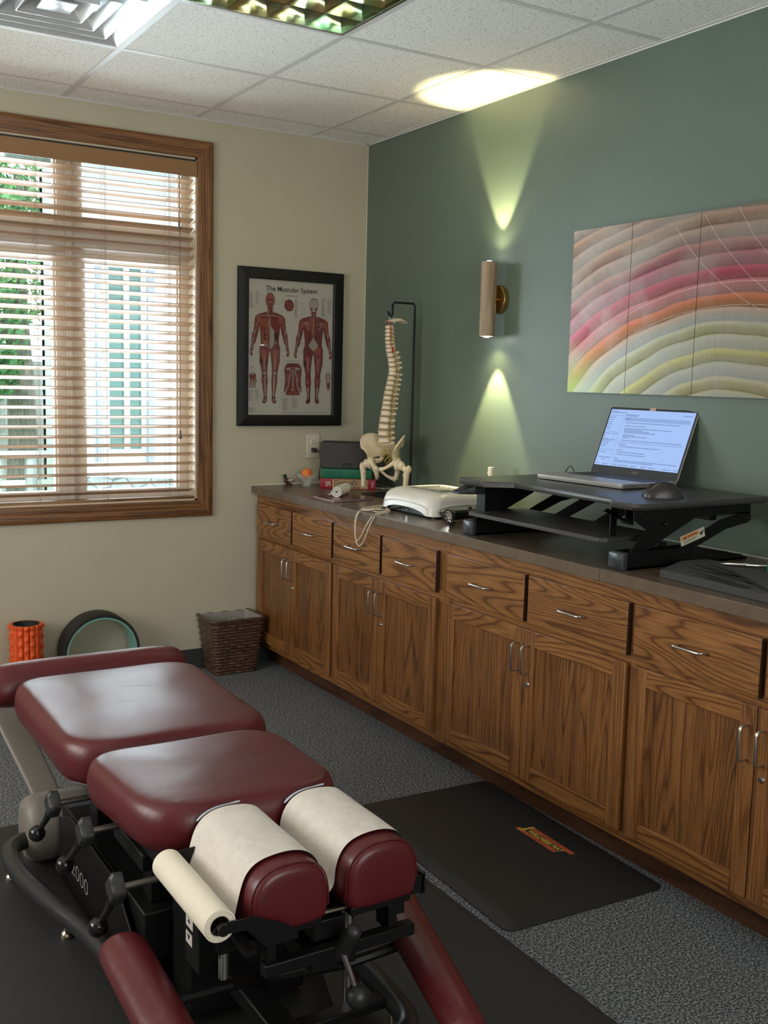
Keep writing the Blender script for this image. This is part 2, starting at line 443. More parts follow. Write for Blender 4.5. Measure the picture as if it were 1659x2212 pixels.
# ------------------------------------------------------------------ outside
sid = varied('white_siding', (.78, .79, .80), (.84, .85, .86), 3, .8)
grass = varied('lawn', (.16, .30, .08), (.26, .42, .14), 25, .9, 0, detail=4)
struct(MB().box((-14, .6, -.25), (16, 26, -.15)).build('ground', grass))
pt = MB(); pt.box((-6, .25, -.16), (5, 3.4, -.10)); struct(pt.build('patio', varied('patio_concrete', (.5, .5, .48), (.62, .61, .58), 8, .9)))
struct(MB().box((XL-.15, .19, -.2), (.15, .23, .8)).build('trim_5', sid))
# neighbouring wing, seen through the right hand panes
wg = thing('building_wing', 'white building wing with tall narrow windows seen through the right window panes', 'building', (1.6, 4.3, -.15))
b = MB()
for (x0, x1, z0, z1) in ((-.35, -.155, 0, 3.3), (-.155, 3.6, 2.45, 3.3), (-.155, 3.6, -.15, .80), (.02-.045, .02, .8, 2.45), (.125, 3.6, .8, 2.45), (-.35, -.155, -.15, 0)):
    b.box((x0, 4.0, z0), (x1, 4.12, z1))
b.box((-.35, 4.12, -.15), (-.25, 5.5, 3.3)); b.box((3.5, 4.12, -.15), (3.6, 5.5, 3.3)); b.box((-.35, 5.4, -.15), (3.6, 5.5, 3.3))
b.build('wall', sid, wg)
tealg = mat('reflecting_window', (.10, .22, .20), .04, 0, spec=1.0)
lav = mat('grey_trim', (.42, .44, .56), .6)
MB().box((-.155, 4.03, .8), (-.025, 4.05, 2.45)).build('window', tealg, wg)
MB().box((.02, 4.03, .8), (.125, 4.05, 2.45)).build('window', tealg, wg)
MB().box((.17, 3.96, -.1), (.225, 4.0, 2.6)).build('downspout', lav, wg)
MB().box((-.27, 3.96, -.1), (-.235, 4.0, 2.6)).build('downspout', lav, wg)
b = MB(); b.prism([(3.4, 3.25), (3.4, 3.34), (4.7, 4.1), (5.8, 3.5), (5.8, 3.4), (4.7, 4.0)], -.6, 3.8, 'yz')
b.build('roof', varied('grey_shingles', (.30, .32, .36), (.42, .45, .5), 30, .9), wg)
b = MB(); b.box((-.5, 3.35, 3.12), (3.8, 3.42, 3.28)); b.build('gutter', sid, wg)
# stone wall with cap in front of the wing
stone = mat('stone_veneer', (.5, .5, .5), .9)
t = NT(stone); vo = t.n('ShaderNodeTexVoronoi', feature='DISTANCE_TO_EDGE'); vo.inputs['Scale'].default_value = 6.5; t.l(t.coord((1, 1, 1.6), False), vo.inputs['Vector'])
nz = t.noise(t.coord((1, 1, 1), False), 14, 4)
t.l(t.mix(t.ramp(vo.outputs['Distance'], [(.01, (0,)*3), (.05, (1,)*3)]), (.20, .22, .25), t.ramp(nz, [(.3, (.42, .50, .55)), (.7, (.66, .73, .76))])), t.b.inputs['Base Color'])
sw = thing('stone_wall', 'low grey stone wall with a flat cap outside the right window panes', 'wall', (0, 2.9, -.1))
SP = [(-.62, 3.2), (1.4, 2.0), (1.55, 2.2), (-.47, 3.4)]
MB().prism(SP, -.12, .66).build('stonework', stone, sw)
MB().prism([(-.70, 3.2), (1.38, 1.94), (1.62, 2.24), (-.46, 3.5)], .66, .74).build('cap', varied('cap_stone', (.7, .71, .72), (.8, .81, .82), 6, .9), sw)
# board fence
fen = thing('board_fence', 'weathered grey board fence in the yard behind the left window panes', 'fence', (-1, 8, -.15))
fm = varied('fence_boards', (.34, .38, .40), (.50, .54, .56), 6, .9, stretch=(6, 6, .5))
b = MB(); x = -6.0; r2 = random.Random(5)
while x < 5: b.box((x, 8+r2.uniform(0, .01), -.1), (x+.135, 8.025, 1.55+r2.uniform(-.01, .01))); x += .142
b.box((-6, 8.03, .3), (5, 8.07, .4)); b.box((-6, 8.03, 1.2), (5, 8.07, 1.3)); b.build('boards', fm, fen)
# deck railing
rl = thing('deck_railing', 'white painted deck railing with posts and a diagonal brace outside the left panes', 'railing', (-1, 4.6, -.15))
rm = mat('railing_paint', (.72, .73, .72), .7)
b = MB(); b.box((-3.2, 4.55, .70), (-.42, 4.69, .75)); b.box((-3.2, 4.58, .44), (-.42, 4.62, .50))
b.build('rail', rm, rl)
for x in (-2.6, -1.75, -1.02, -.72): MB().box((x, 4.56, -.15), (x+.09, 4.65, .70)).build('post', fm, rl)
b = MB(); b.tube([(-1.7, 4.6, .70), (-.98, 4.6, .1)], .03, 4); b.build('brace', fm, rl)
# trees
leafm = mat('leaves', (.10, .32, .10), .6)
t = NT(leafm); t.l(t.ramp(t.n('ShaderNodeObjectInfo').outputs['Random'], [(0, (.1, .34, .12)), (1, (.2, .42, .12))]), t.b.inputs['Base Color'])
nn = t.noise(t.coord((1, 1, 1), False), 3.5, 2); t.l(t.ramp(nn, [(.3, (.06, .26, .10)), (.7, (.26, .50, .20))]), t.b.inputs['Base Color'])
bark = varied('bark', (.16, .15, .13), (.34, .32, .29), 14, .95, .6, stretch=(3, 3, .6), bd=.02)
def tree(label, x, y, trunk_r, h, crowns, seed, n):
    tr = thing('leafy_tree', label, 'tree', (x, y, -.15), group=None)
    b = MB(); b.tube([(x, y, -.2), (x+.03, y, 1.0), (x-.04, y, h*.55), (x+.05, y+.1, h*.85)], [trunk_r*1.25, trunk_r, trunk_r*.8, trunk_r*.35], 14, smooth=1)
    for (cx, cy, cz, cr) in crowns[:5]: b.tube([(x, y, h*.42), ((x+cx)/2, (y+cy)/2, (h*.42+cz)/2+.1), (cx, cy, cz)], [trunk_r*.5, trunk_r*.3, .02], 7)
    b.build('trunk', bark, tr)
    rd = random.Random(seed); V, F = [], []
    for i in range(n):
        cx, cy, cz, cr = crowns[rd.randrange(len(crowns))]
        while True:
            p = Vector((rd.uniform(-1, 1), rd.uniform(-1, 1), rd.uniform(-1, 1)))
            if .35 < p.length < 1: break
        c = Vector((cx, cy, cz)) + p*cr; s_ = rd.uniform(.035, .07)
        a = Vector((rd.gauss(0, 1), rd.gauss(0, 1), rd.gauss(0, 1))).normalized(); u = a.orthogonal().normalized(); v = a.cross(u)
        k = len(V); V += [c-u*s_, c+v*s_*.5+a*s_*.15, c+u*s_, c-v*s_*.5+a*s_*.15]; F.append((k, k+1, k+2, k+3))
    me = bpy.data.meshes.new('foliage'); me.from_pydata([tuple(p - Vector((x, y, -.15))) for p in V], [], F); me.materials.append(leafm)
    o = bpy.data.objects.new('foliage', me); COL.objects.link(o); o.parent = tr
    return tr
tree('large leafy tree with a thick grey trunk in front of the board fence', -.16, 7.35, .15, 4.2, [(-.8, 7.0, 1.9, .7), (-.2, 7.1, 2.6, .75), (-1.2, 7.1, 2.7, .75), (-.8, 7.0, 3.4, .75), (-.1, 7.1, 3.5, .75), (-1.5, 7.1, 1.9, .55), (-.6, 6.9, 1.45, .35), (-1.0, 7.1, 4.1, .75), (-1.8, 7.1, 3.3, .75)], 11, 9000)
tree('smaller tree growing beyond the far end of the board fence', -3.2, 9.6, .13, 4.0, [(-3.2, 9.4, 2.8, 1.2), (-2.2, 9.6, 2.2, 1.0), (-3.4, 9.6, 3.9, 1.1), (-2.2, 9.5, 3.6, 1.0), (-1.0, 9.8, 3.0, 1.1)], 12, 4500)
# ------------------------------------------------------------------ cabinets
def wire_pull(part, y, z, vertical, L, name='handle'):
    b = MB(); x0, x1 = -.626, -.656; h = L/2; r = .004
    f = (lambda s, x: (x, y, z+s)) if vertical else (lambda s, x: (x, y+s, z))
    pts = [f(-h, x0), f(-h, x1+.007), f(-h+.004, x1+.002), f(-h+.011, x1), f(h-.011, x1), f(h-.004, x1+.002), f(h, x1+.007), f(h, x0)]
    b.tube(pts, r, 10); return b.build(name, steel, part)
def drawer(cab, y0, y1):
    MBo = MB().box((-.606, y0, .665), (-.6255, y1, .8225)); d = MBo.build('drawer', [oak_y, shaded_end], cab, bevel=.0016)
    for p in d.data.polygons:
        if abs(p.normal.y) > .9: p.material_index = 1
    wire_pull(d, (y0+y1)/2, .745, False, .10); return d
def door(cab, y0, y1, inner, lock=False):
    d = bpy.data.objects.new('door', None); COL.objects.link(d); d.parent = cab; d.location = Vector((-.606, (y0+y1)/2, .387)) - cab.location; d.empty_display_size = .02
    z0, z1, w = .1305, .643, .052; ya, yb = max(y0, y1), min(y0, y1)
    for (p, q) in ((ya, ya-w), (yb+w, yb)): MB().box((-.606, p, z0), (-.6255, q, z1)).build('stile', oak_z, d, bevel=.0018)
    for (p, q) in ((z0, z0+w), (z1-w, z1)): MB().box((-.606, ya-w, p), (-.6252, yb+w, q)).build('rail', oak_y, d, bevel=.0015)
    MB().box((-.608, ya-w+.001, z0+w-.001), (-.6165, yb+w-.001, z1-w+.001)).build('panel', oak_zp, d)
    ye = yb+.024 if inner < 0 else ya-.024
    wire_pull(d, ye, .545, True, .092)
    if lock:
        b = MB(); b.cyl((-.6255, ye, .461), (-.629, ye, .461), .0095, .008, 20); b.cyl((-.629, ye, .461), (-.6305, ye, .461), .0055, n=16); l = b.build('lock', steel, d)
    return d
def cabinet(label, ya, yb, drawers, doors, end_stile=0.0):
    c = thing('base_cabinet', label, 'cabinet', (-.30, (ya+yb)/2, 0), group='oak base cabinets under the countertop')
    b = MB()
    zt = .867
    b.box((-.59, ya, .098), (-.012, ya-.018, zt-.004)); b.box((-.59, yb+.018, .098), (-.012, yb, zt-.004)); b.box((-.59, ya-.018, .098), (-.012, yb+.018, .116)); b.box((-.022, ya-.018, .116), (-.012, yb+.018, zt-.004))
    b.build('carcass', oak_z, c)
    MB().box((-.606, ya, .822-.006), (-.59, yb, zt)).build('top_rail', oak_y, c, bevel=.001)
    MB().box((-.606, ya-.03, .632), (-.59, yb+.03, .675)).build('middle_rail', oak_y, c, bevel=.001)
    MB().box((-.606, ya-.03, .098), (-.59, yb+.03, .138)).build('bottom_rail', oak_y, c, bevel=.001)
    edges = sorted({round(v, 3) for d in drawers for v in d})
    ws = [(ya, ya-.05)] + [((drawers[i][1]+drawers[i+1][0])/2+.022, (drawers[i][1]+drawers[i+1][0])/2-.022) for i in range(len(drawers)-1)] + [(yb+.068 if end_stile else yb+.05, yb)]
    for p, q in ws: MB().box((-.6055, p, .098), (-.589, q, .82)).build('stile', oak_z, c, bevel=.001)
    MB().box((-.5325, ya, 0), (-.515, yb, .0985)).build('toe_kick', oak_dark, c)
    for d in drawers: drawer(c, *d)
    for (y0, y1, inner, lk) in doors: door(c, y0, y1, inner, lk)
    return c
cabinet('oak base cabinet against the back wall with four drawers over four doors, the farther unit', -.002, -1.7045,
        [(-.046, -.426), (-.441, -.825), (-.844, -1.235), (-1.254, -1.640)],
        [(-.050, -.4215, -1, False), (-.4245, -.825, 1, True), (-.845, -1.2285, -1, False), (-1.2315, -1.640, 1, True)], 1)
cabinet('oak base cabinet under the desk riser and foam tray, the nearer unit', -1.7065, -3.64,
        [(-1.711, -2.158), (-2.178, -2.634), (-2.662, -3.103), (-3.123, -3.60)],
        [(-1.713, -2.1655, -1, False), (-2.169, -2.634, 1, True), (-2.665, -3.1035, -1, False), (-3.107, -3.60, 1, True)])
b = MB(); b.box((-.638, -3.66, .867), (0, -.0015, .904)); ct = b.build('countertop', lam, origin=(-.32, -1.8, .867), bevel=.0018)
tag(ct, 'long brown laminate countertop running along the green wall over the oak cabinets', 'countertop')
MB().box((-.6385, -2.522, .8672), (-.6379, -2.5205, .9038)).build('seam', black_p, ct)
struct(MB().box((-.634, -.0015, .866), (-.0, 0, .908)).build('trim_3', mat('caulk', (.66, .64, .58), .6)))
struct(MB().box((-.0035, -3.66, .904), (0, 0, .9075)).build('trim_4', mat('caulk_line', (.42, .44, .38), .6)))
# ------------------------------------------------------------------ things on the counter, by the corner
dk = thing('duck_figurine', 'tiny painted wooden mallard duck at the left end of the counter', 'figurine', (-.452, -.045, .904))
woodb = mat('duck_brown', (.055, .022, .014), .35); duckc = mat('duck_cream', (.50, .42, .30), .4); duckg = mat('duck_head_green', (.012, .018, .014), .3)
x, y, z = dk.location
b = MB(); b.lathe([(.018, 0), (.019, .005), (.015, .008)], (x, y, z), 20); b.build('base', woodb, dk)
b = MB(); b.loft([rrect(0, 0, .001, .001, .0004, 0, 3)]*0 or [[(x+px, y+sy*w, z+.0235+sz*h) for sy, sz in [(math.cos(a), math.sin(a)) for a in [i*PI/6 for i in range(12)]]] for px, w, h in ((-.027, .004, .004), (-.022, .012, .011), (-.010, .016, .0145), (.006, .015, .013), (.020, .010, .009), (.031, .004, .005))]); b.build('breast', woodb, dk)
b = MB(); b.loft([[(x+px, y-.0125+sy*.005, z+.026+sz*h) for sy, sz in [(math.cos(a), math.sin(a)) for a in [i*PI/5 for i in range(10)]]] for px, h in ((-.010, .003), (-.004, .009), (.010, .008), (.020, .004))]); b.loft([[(x+px, y+sy*.004, z+zz+sz*.0035) for sy, sz in [(math.cos(a), math.sin(a)) for a in [i*PI/4 for i in range(8)]]] for px, zz in ((.020, .031), (.035, .040))]); b.build('wing', duckc, dk)
b = MB(); b.tube([(x-.018, y, z+.028), (x-.020, y, z+.040), (x-.021, y, z+.046)], [.008, .006, .008], 12); b.ball((x-.0225, y, z+.0475), .0095, 14, 10, 1.15); b.build('head', duckg, dk)
b = MB(); b.loft([[(x+px, y+sy*w, z+.045+sz*h) for sy, sz in [(math.cos(a), math.sin(a)) for a in [i*PI/4 for i in range(8)]]] for px, w, h in ((-.030, .004, .003), (-.041, .003, .0012))]); b.build('bill', duckc, dk)
CS = 1.28
gc = thing('glass_cup', 'small petal rimmed clear glass cup holding the orange ball', 'cup', (-.385, -.115, .904))
x, y, z = gc.location
b = MB()
fl = lambda t, h: 1 + (.16 if h > .038 else .05)*math.cos(5*t)
b.lathe([(r_*CS, h_*CS) for r_, h_ in ((.0165, 0), (.018, .003), (.014, .007), (.012, .011), (.019, .020), (.026, .031), (.037, .043), (.0395, .046), (.0365, .0455), (.024, .034), (.016, .023), (.002, .018))], (x, y, z), 60, f=fl)
b.build('bowl', rock, gc, ang=60)
o = MB().ball((x, y, z+.0615), .0285, 28, 18).build('ball', varied('orange_foam', (.72, .17, .02), (.78, .21, .035), 60, .7, .1), origin=(x, y, z+.025))
tag(o, 'bright orange ball resting in the little glass cup on the counter', 'ball')
# outlet, plug and cord
ol = thing('wall_outlet', 'ivory duplex electrical outlet on the beige wall below the poster', 'outlet', (-.2955, 0, 1.098))
x, y, z = -.2955, 0, 1.098
b = MB(); b.box((x-.0375, 0, z-.061), (x+.0375, -.0055, z+.061)); b.build('cover_plate', ivory, ol, bevel=.003)
for dz in (.0205, -.0205):
    b = MB(); b.cyl((x, -.004, z+dz), (x, -.0075, z+dz), .0165, n=28); rc = b.build('receptacle', mat('outlet_face', (.74, .68, .54), .35), ol)
    b = MB(); b.box((x-.0075, -.0074, z+dz+.001), (x-.0055, -.008, z+dz+.009)); b.box((x+.0055, -.0074, z+dz+.002), (x+.0072, -.008, z+dz+.008)); b.cyl((x, -.0074, z+dz-.008), (x, -.008, z+dz-.008), .0027, n=12); b.build('slot', black_p, rc)
pc = thing('power_cord', 'black power plug and cord hanging from the wall outlet behind the books', 'cord', (x, -.01, z-.02))
b = MB(); b.loft([rrect(x, 0, .026, .022, .006, 0, 3)]*0 or [[(px, -.008-d, pz) for px, pz, _ in rrect(x, z-.0205, w, h, .005, 0, 3)] for d, w, h in ((0, .026, .024), (.016, .026, .024), (.026, .018, .018), (.034, .010, .010))]); b.build('plug', black_p, pc, ang=50)
b = MB(); b.tube([(x+.002, -.038, z-.021), (x+.020, -.052, z-.028), (x+.026, -.055, z-.06), (x+.018, -.05, z-.11), (x+.012, -.05, z-.150), (x+.020, -.05, z-.178), (x+.05, -.045, z-.189), (x+.09, -.05, z-.1905)], .0032, 8, smooth=2); b.build('cord', black_p, pc)
# books and speaker
u0 = Vector((.849, -.529, 0)); n0 = Vector((.529, .849, 0)); o0 = Vector((-.3725, -.2323, 0))
def bmat(origin, zz): return Matrix(((u0.x, n0.x, 0, origin.x), (u0.y, n0.y, 0, origin.y), (0, 0, 1, zz), (0, 0, 0, 1)))
def book(name, label, w, d, h, zz, cover, off, cat='book'):
    r = thing(name, label, cat, (0, 0, 0)); m = bmat(o0 + u0*off[0] + n0*off[1], zz)
    r.matrix_world = m; r.location = m.to_translation(); r.rotation_euler = m.to_euler()
    b = MB(); b.box((0, 0, 0), (w, d, .0035)); b.box((0, 0, h-.0035), (w, d, h)); b.loft([[(0, .004*math.sin(t)*-1, h/2+math.cos(t)*h/2) for t in [i*PI/8 for i in range(9)]] + [(0, .004, 0), (0, .004, h)], [(w, .004*math.sin(t)*-1, h/2+math.cos(t)*h/2) for t in [i*PI/8 for i in range(9)]] + [(w, .004, 0), (w, .004, h)]])
    b.build('cover', cover, r, local=True)
    b = MB(); b.box((.004, .004, .0035), (w-.004, d-.006, h-.0035)); b.build('pages', varied('book_pages', (.55, .50, .40), (.68, .62, .50), 200, .9, stretch=(.02, .02, 1)), r, local=True)
    return r
redc = mat('red_book_cloth', (.30, .018, .035), .35); grc = mat('green_book_cloth', (.010, .150, .072), .28); tan = varied('tan_spine_panel', (.34, .235, .12), (.44, .31, .16), 18, .5)
rb = book('medical_dictionary', 'thick red dictionary with a tan spine panel, lying at the bottom of the book stack', .276, .20, .0508, .904, redc, (0, 0))
m = wm(rb)
b = MB(); b.box((.062, -.0048, .003), (.236, -.0040, .048)); b.build('spine_panel', tan, rb, local=True)
def onspine(o, name, body, size, x, z, mt, width=None, vertical=False, d=-.0052):
    mm = wm(o); P = mm @ Vector((x, d, z)); r = (mm.to_3x3() @ Vector((1, 0, 0))); u = Vector((0, 0, 1))
    if vertical: r, u = u, -r
    return text(name, body, size, P, r, u, mt, o, width, ext=.0002, bold=.0004)
ink = mat('brown_ink', (.10, .035, .02), .6); wink = mat('cream_ink', (.62, .50, .42), .5)
onspine(rb, 'title', "Dorland's", .034, .070, .0205, ink, .112)
onspine(rb, 'subtitle', "Medical Dictionary", .014, .070, .006, ink, .128)
onspine(rb, 'edition_number', "28", .024, .052, .012, wink, .024, True)
onspine(rb, 'edition_mark', "ILLUS", .008, .034, .012, wink, .024, True)
onspine(rb, 'publisher_mark', "SAUNDERS", .006, .262, .010, wink, .030, True)
gb = book('textbook', 'green hardcover textbook on top of the red dictionary, under the speaker', .250, .19, .0480, .955, grc, (.004, .006))
tealink = mat('teal_ink', (.005, .075, .115), .4)
onspine(gb, 'title', "Basic Neurologic", .0145, .022, .027, tealink, .086, d=-.0046)
onspine(gb, 'title', "Terminology", .0145, .022, .011, tealink, .082, d=-.0046)
onspine(gb, 'publisher_mark', "JB", .0145, .155, .018, tealink, .018, d=-.0046)
sp = thing('speaker', 'dark grey rectangular speaker standing on the stacked books', 'speaker', (0, 0, 0))
mm = bmat(o0 + u0*.000 + n0*.004, 1.0032); sp.location = mm.to_translation(); sp.rotation_euler = mm.to_euler()
grille = varied('speaker_grille', (.020, .018, .017), (.045, .041, .038), 900, .6, .3)
b = MB(); b.loft([[(px, yy, pz) for px, pz, _ in rrect(.134, .0665, w, h, .012, 0, 5)] for yy, w, h in ((-.004, .262, .127), (0, .268, .133), (.10, .268, .133), (.15, .22, .11))]); b.build('housing', black_p, sp, local=True, ang=50)
b = MB(); b.loft([[(px, yy, pz) for px, pz, _ in rrect(.134, .0665, w, h, .011, 0, 5)] for yy, w, h in ((-.0065, .258, .123), (-.0035, .261, .126))]); b.build('grille', grille, sp, local=True, ang=50)
b = MB(); b.loft([[(px, yy, pz) for px, pz, _ in rrect(.134, .020, .044, .013, .006, 0, 5)] for yy in (-.0078, -.006)]); bd = b.build('badge', black_g, sp, local=True)
P = mm @ Vector((.117, -.0080, .0165)); text('badge_text', 'SONOS', .009, P, mm.to_3x3() @ Vector((1, 0, 0)), (0, 0, 1), mat('badge_grey', (.22, .22, .22), .4), bd, .034)
# beaded chain beside the books
b = MB(); pts = [(-.135+.016*i-.0, -.31-.006*i+.006*math.sin(i*1.3), .9075) for i in range(6)]
for i in range(22):
    t_ = i/21; p = (-.135+.082*t_, -.345-.045*t_+.008*math.sin(t_*9), .9085); b.ball(p, .0042, 8, 6)
tag(b.build('bead_chain', chrome, origin=(-.10, -.365, .904)), 'little silver bead chain lying beside the red dictionary', 'chain')
# maroon folder and bandage
fo = thing('folder', 'flat maroon folder lying near the counter edge under the rolled bandage', 'folder', (-.48, -.65, .904))
mar = mat('maroon_cover', (.11, .012, .022), .22); pg = mat('folder_pages', (.62, .56, .58), .7)
FP = [(-.5916, -.5759), (-.5921, -.7849), (-.3766, -.7486), (-.3675, -.5315)]
b = MB(); b.prism(FP, .9045, .9065); b.prism(FP, .9105, .9125); b.prism([(-.3766, -.7486), (-.3675, -.5315), (-.372, -.5315), (-.381, -.7486)], .9065, .9105); b.build('cover', mar, fo, bevel=.0005)
b = MB(); b.prism([(-.589, -.578), (-.589, -.781), (-.380, -.7465), (-.373, -.5345)], .907, .910); b.build('pages', pg, fo)
ba = thing('bandage_roll', 'cream elastic bandage rolled up with a dark green edge line, on the maroon folder', 'bandage', (-.44, -.63, .9125))
A = Vector((-.515, -.665, .9385)); B = Vector((-.395, -.535, .9385)); ax = (B-A).normalized(); uu = Vector((-ax.y, ax.x, 0)); vv = Vector((0, 0, 1))
def spiral(r0, r1, turns, n, th): 
    return [(r0+(r1-r0)*i/n, 2*PI*turns*i/n) for i in range(n+1)]
b = MB(); sp_ = spiral(.005, .0255, 3.0, 110, 0)
for e in (0,):
    ring = []
    inner = [A + (uu*math.cos(a)+vv*math.sin(a))*(r-.0030) for r, a in sp_]; outer = [A + (uu*math.cos(a)+vv*math.sin(a))*(r+.0030) for r, a in sp_]
    d = B-A
    V0 = b.verts(inner); V1 = b.verts(outer); V2 = b.verts([p+d for p in inner]); V3 = b.verts([p+d for p in outer])
    for i in range(len(V0)-1):
        for q in ((V0, V1), (V1, V3), (V3, V2), (V2, V0)): b._faces([q[0][i], q[0][i+1], q[1][i+1], q[1][i]], [(0, 1, 2, 3)])
b.tube([A+ax*.01+uu*.024-vv*.012, A+ax*.02+uu*.038-vv*.016, A+ax*.035+uu*.044-vv*.0215, A+ax*.05+uu*.026-vv*.020], .0028, 6, smooth=1)
b.build('wrap', varied('bandage_cream', (.70, .66, .57), (.78, .74, .66), 120, .85, .2), ba)
b = MB(); b.tube([A-ax*.0006+(uu*math.cos(a)+vv*math.sin(a))*(r+.003) for r, a in sp_], .0007, 5); b.build('edge_line', mat('bandage_green', (.03, .06, .03), .8), ba)
# ------------------------------------------------------------------ ultrasound / stimulation unit
us = thing('therapy_unit', 'white rounded electrotherapy unit with a grey control panel on the counter', 'machine', (-.35, -1.22, .904))
cx_, cy_ = -.342, -1.222; W_, D_ = .32, .40     # x depth, y width
b = MB(); N = 9
def ringz(z, ix, iy, r, dx=0): return [(cx_+dx+px, cy_+py, z) for px, py, _ in rrect(0, 0, W_-ix, D_-iy, r, 0, N)]
rings = []
for (z, i, r, dx) in ((.936, 0.0, .045, 0), (.952, .004, .045, 0), (.973, .014, .045, .002), (.987, .032, .045, .006), (.996, .058, .042, .010), (1.000, .082, .04, .012)):
    rings.append(ringz(z, i, i, r, dx))
b.loft(rings, cap=True)
# skirt with arches on each side
def skirt(b):
    n = len(rings[0]); top = rings[0]
    V0 = b.verts(top); low = []; inn = []
    for p in top:
        dx, dy = (p[0]-cx_)/(W_/2), (p[1]-cy_)/(D_/2)
        s_ = dy if abs(dx) > abs(dy) else dx
        z = .9135 if abs(s_) > .72 else .9135 + .0225*math.sqrt(max(0, 1-(s_/.72)**2))
        low.append((cx_+(p[0]-cx_)*1.012, cy_+(p[1]-cy_)*1.012, z))
    V1 = b.verts(low)
    for i in range(n): b._faces([V0[i], V0[(i+1) % n], V1[(i+1) % n], V1[i]], [(0, 1, 2, 3)])
def densering(z, ix, r):
    base = rrect(0, 0, W_-ix, D_-ix, r, 0, N); out = []
    for i in range(len(base)):
        a = Vector(base[i]); c = Vector(base[(i+1) % len(base)]); k = max(1, int((c-a).length/.012))
        for j in range(k): p = a.lerp(c, j/k); out.append((cx_+p.x, cy_+p.y, z))
    return out
rings2 = rings; rings = [densering(.936, 0, .045)]; skirt(b); rings = rings2
shell = b.build('housing', white_p, us, ang=60, solid=.0)
b = MB(); b.box((cx_-W_/2+.012, cy_-D_/2+.05, .908), (cx_+W_/2-.014, cy_+D_/2-.05, .946)); b.box((cx_-W_/2+.05, cy_-D_/2+.012, .908), (cx_+W_/2-.05, cy_+D_/2-.012, .946)); b.build('inner_chassis', mat('slate_plastic', (.045, .055, .065), .4), us, bevel=.004)
b = MB()
for sx in (-1, 1):
    for sy in (-1, 1): b.cyl((cx_+sx*(W_/2-.035), cy_+sy*(D_/2-.035), .904), (cx_+sx*(W_/2-.035), cy_+sy*(D_/2-.035), .916), .012)
b.build('feet', black_p, us)
b = MB(); b.tube([(cx_-W_/2-.001, cy_+D_/2*s_, .9415+.016*math.sqrt(max(0, 1-(s_/.8)**2))) for s_ in [-.8+1.6*i/20 for i in range(21)]], .0022, 6)
b.tube([(cx_+W_/2*s_, cy_-D_/2-.001, .9415+.016*math.sqrt(max(0, 1-(s_/.8)**2))) for s_ in [-.8+1.6*i/20 for i in range(21)]], .0022, 6); b.build('arch_trim', white_p, us)
kp = MB(); kp.prism([(cx_-.070, cy_-.115), (cx_+.085, cy_-.115), (cx_+.085, cy_+.115), (cx_-.070, cy_+.115)], .9997, 1.001); kpo = kp.build('control_panel', mat('panel_grey', (.105, .105, .10), .3), us)
b = MB(); b.prism([(cx_-.015, cy_-.045), (cx_+.05, cy_-.045), (cx_+.05, cy_+.05), (cx_-.015, cy_+.05)], 1.001, 1.0018); b.build('display', mat('lcd_grey', (.24, .24, .23), .15), kpo)
b = MB(); r3 = random.Random(4)
for i in range(9):
    for j in range(3):
        yy = cy_-.10+i*.024; xx = cx_-.060+j*.016
        b.box((xx, yy, 1.001), (xx+.005, yy+.013+r3.random()*.005, 1.0016))
for j in range(5): b.box((cx_+.058, cy_-.09+j*.036, 1.001), (cx_+.068, cy_-.075+j*.036, 1.0016))
b.build('keys', mat('key_white', (.55, .54, .50), .4), kpo)
b = MB(); xj = cx_-W_/2+.010
for yy in (cy_+.036, cy_-.004): b.lathe([(.0, -.003), (.008, -.003), (.008, .001), (.005, .004), (.0045, .001), (.0, .001)][::1], (xj, yy, .9265), 18, ax='x') if False else b.cyl((xj+.004, yy, .9265), (xj-.004, yy, .9265), .0075, n=18)
b.build('jack', chrome, us)
pl = thing('lead_wires', 'bundle of cream lead wires plugged into the white unit and looping over the counter edge', 'cable', (-.55, -1.1, .904))
yy = cy_+.036
b = MB(); b.cyl((xj-.004, yy, .9265), (xj-.048, yy+.010, .9215), .0052, n=12); b.cyl((xj-.048, yy+.010, .9215), (xj-.060, yy+.014, .919), .0042, .0025, n=12); b.build('plug', black_p, pl)
cw = mat('cream_wire', (.60, .53, .40), .5)
def wire(p, i): 
    b = MB(); b.tube(p, .0025, 7, smooth=3); return b.build('wire', cw, pl)
px = xj-.060; py = yy+.014
wire([(px, py, .919), (-.56, -1.21, .914), (-.632, -1.215, .908), (-.652, -1.205, .875), (-.655, -1.16, .79), (-.655, -1.115, .757), (-.654, -1.083, .79), (-.654, -1.076, .86), (-.646, -1.085, .905), (-.60, -1.06, .909), (-.53, -1.05, .908), (-.45, -1.00, .907), (-.33, -.99, .906)], 0)
wire([(px, py+.003, .919), (-.57, -1.195, .914), (-.634, -1.20, .909), (-.655, -1.18, .865), (-.657, -1.13, .80), (-.657, -1.10, .778), (-.657, -1.088, .81), (-.656, -1.088, .87), (-.645, -1.095, .907), (-.58, -1.075, .911), (-.50, -1.045, .910), (-.42, -1.02, .909), (-.30, -1.01, .906)], 1)
wire([(-.46, -1.01, .906), (-.55, -1.03, .907), (-.615, -1.075, .907), (-.628, -1.10, .909), (-.60, -1.13, .912), (-.54, -1.10, .916), (-.49, -1.02, .914)], 6)
wire([(-.42, -1.0, .912), (-.52, -1.02, .914), (-.60, -1.055, .913), (-.632, -1.085, .912), (-.61, -1.12, .916), (-.55, -1.15, .914), (-.515, -1.10, .912)], 7)
wire([(-.50, -1.04, .906), (-.57, -1.09, .907), (-.60, -1.13, .907), (-.575, -1.17, .908), (-.53, -1.13, .913), (-.48, -1.04, .91)], 2)
wire([(-.47, -1.03, .908), (-.54, -1.06, .909), (-.56, -1.10, .913), (-.53, -1.15, .911), (-.51, -1.09, .915), (-.44, -1.02, .912)], 3)
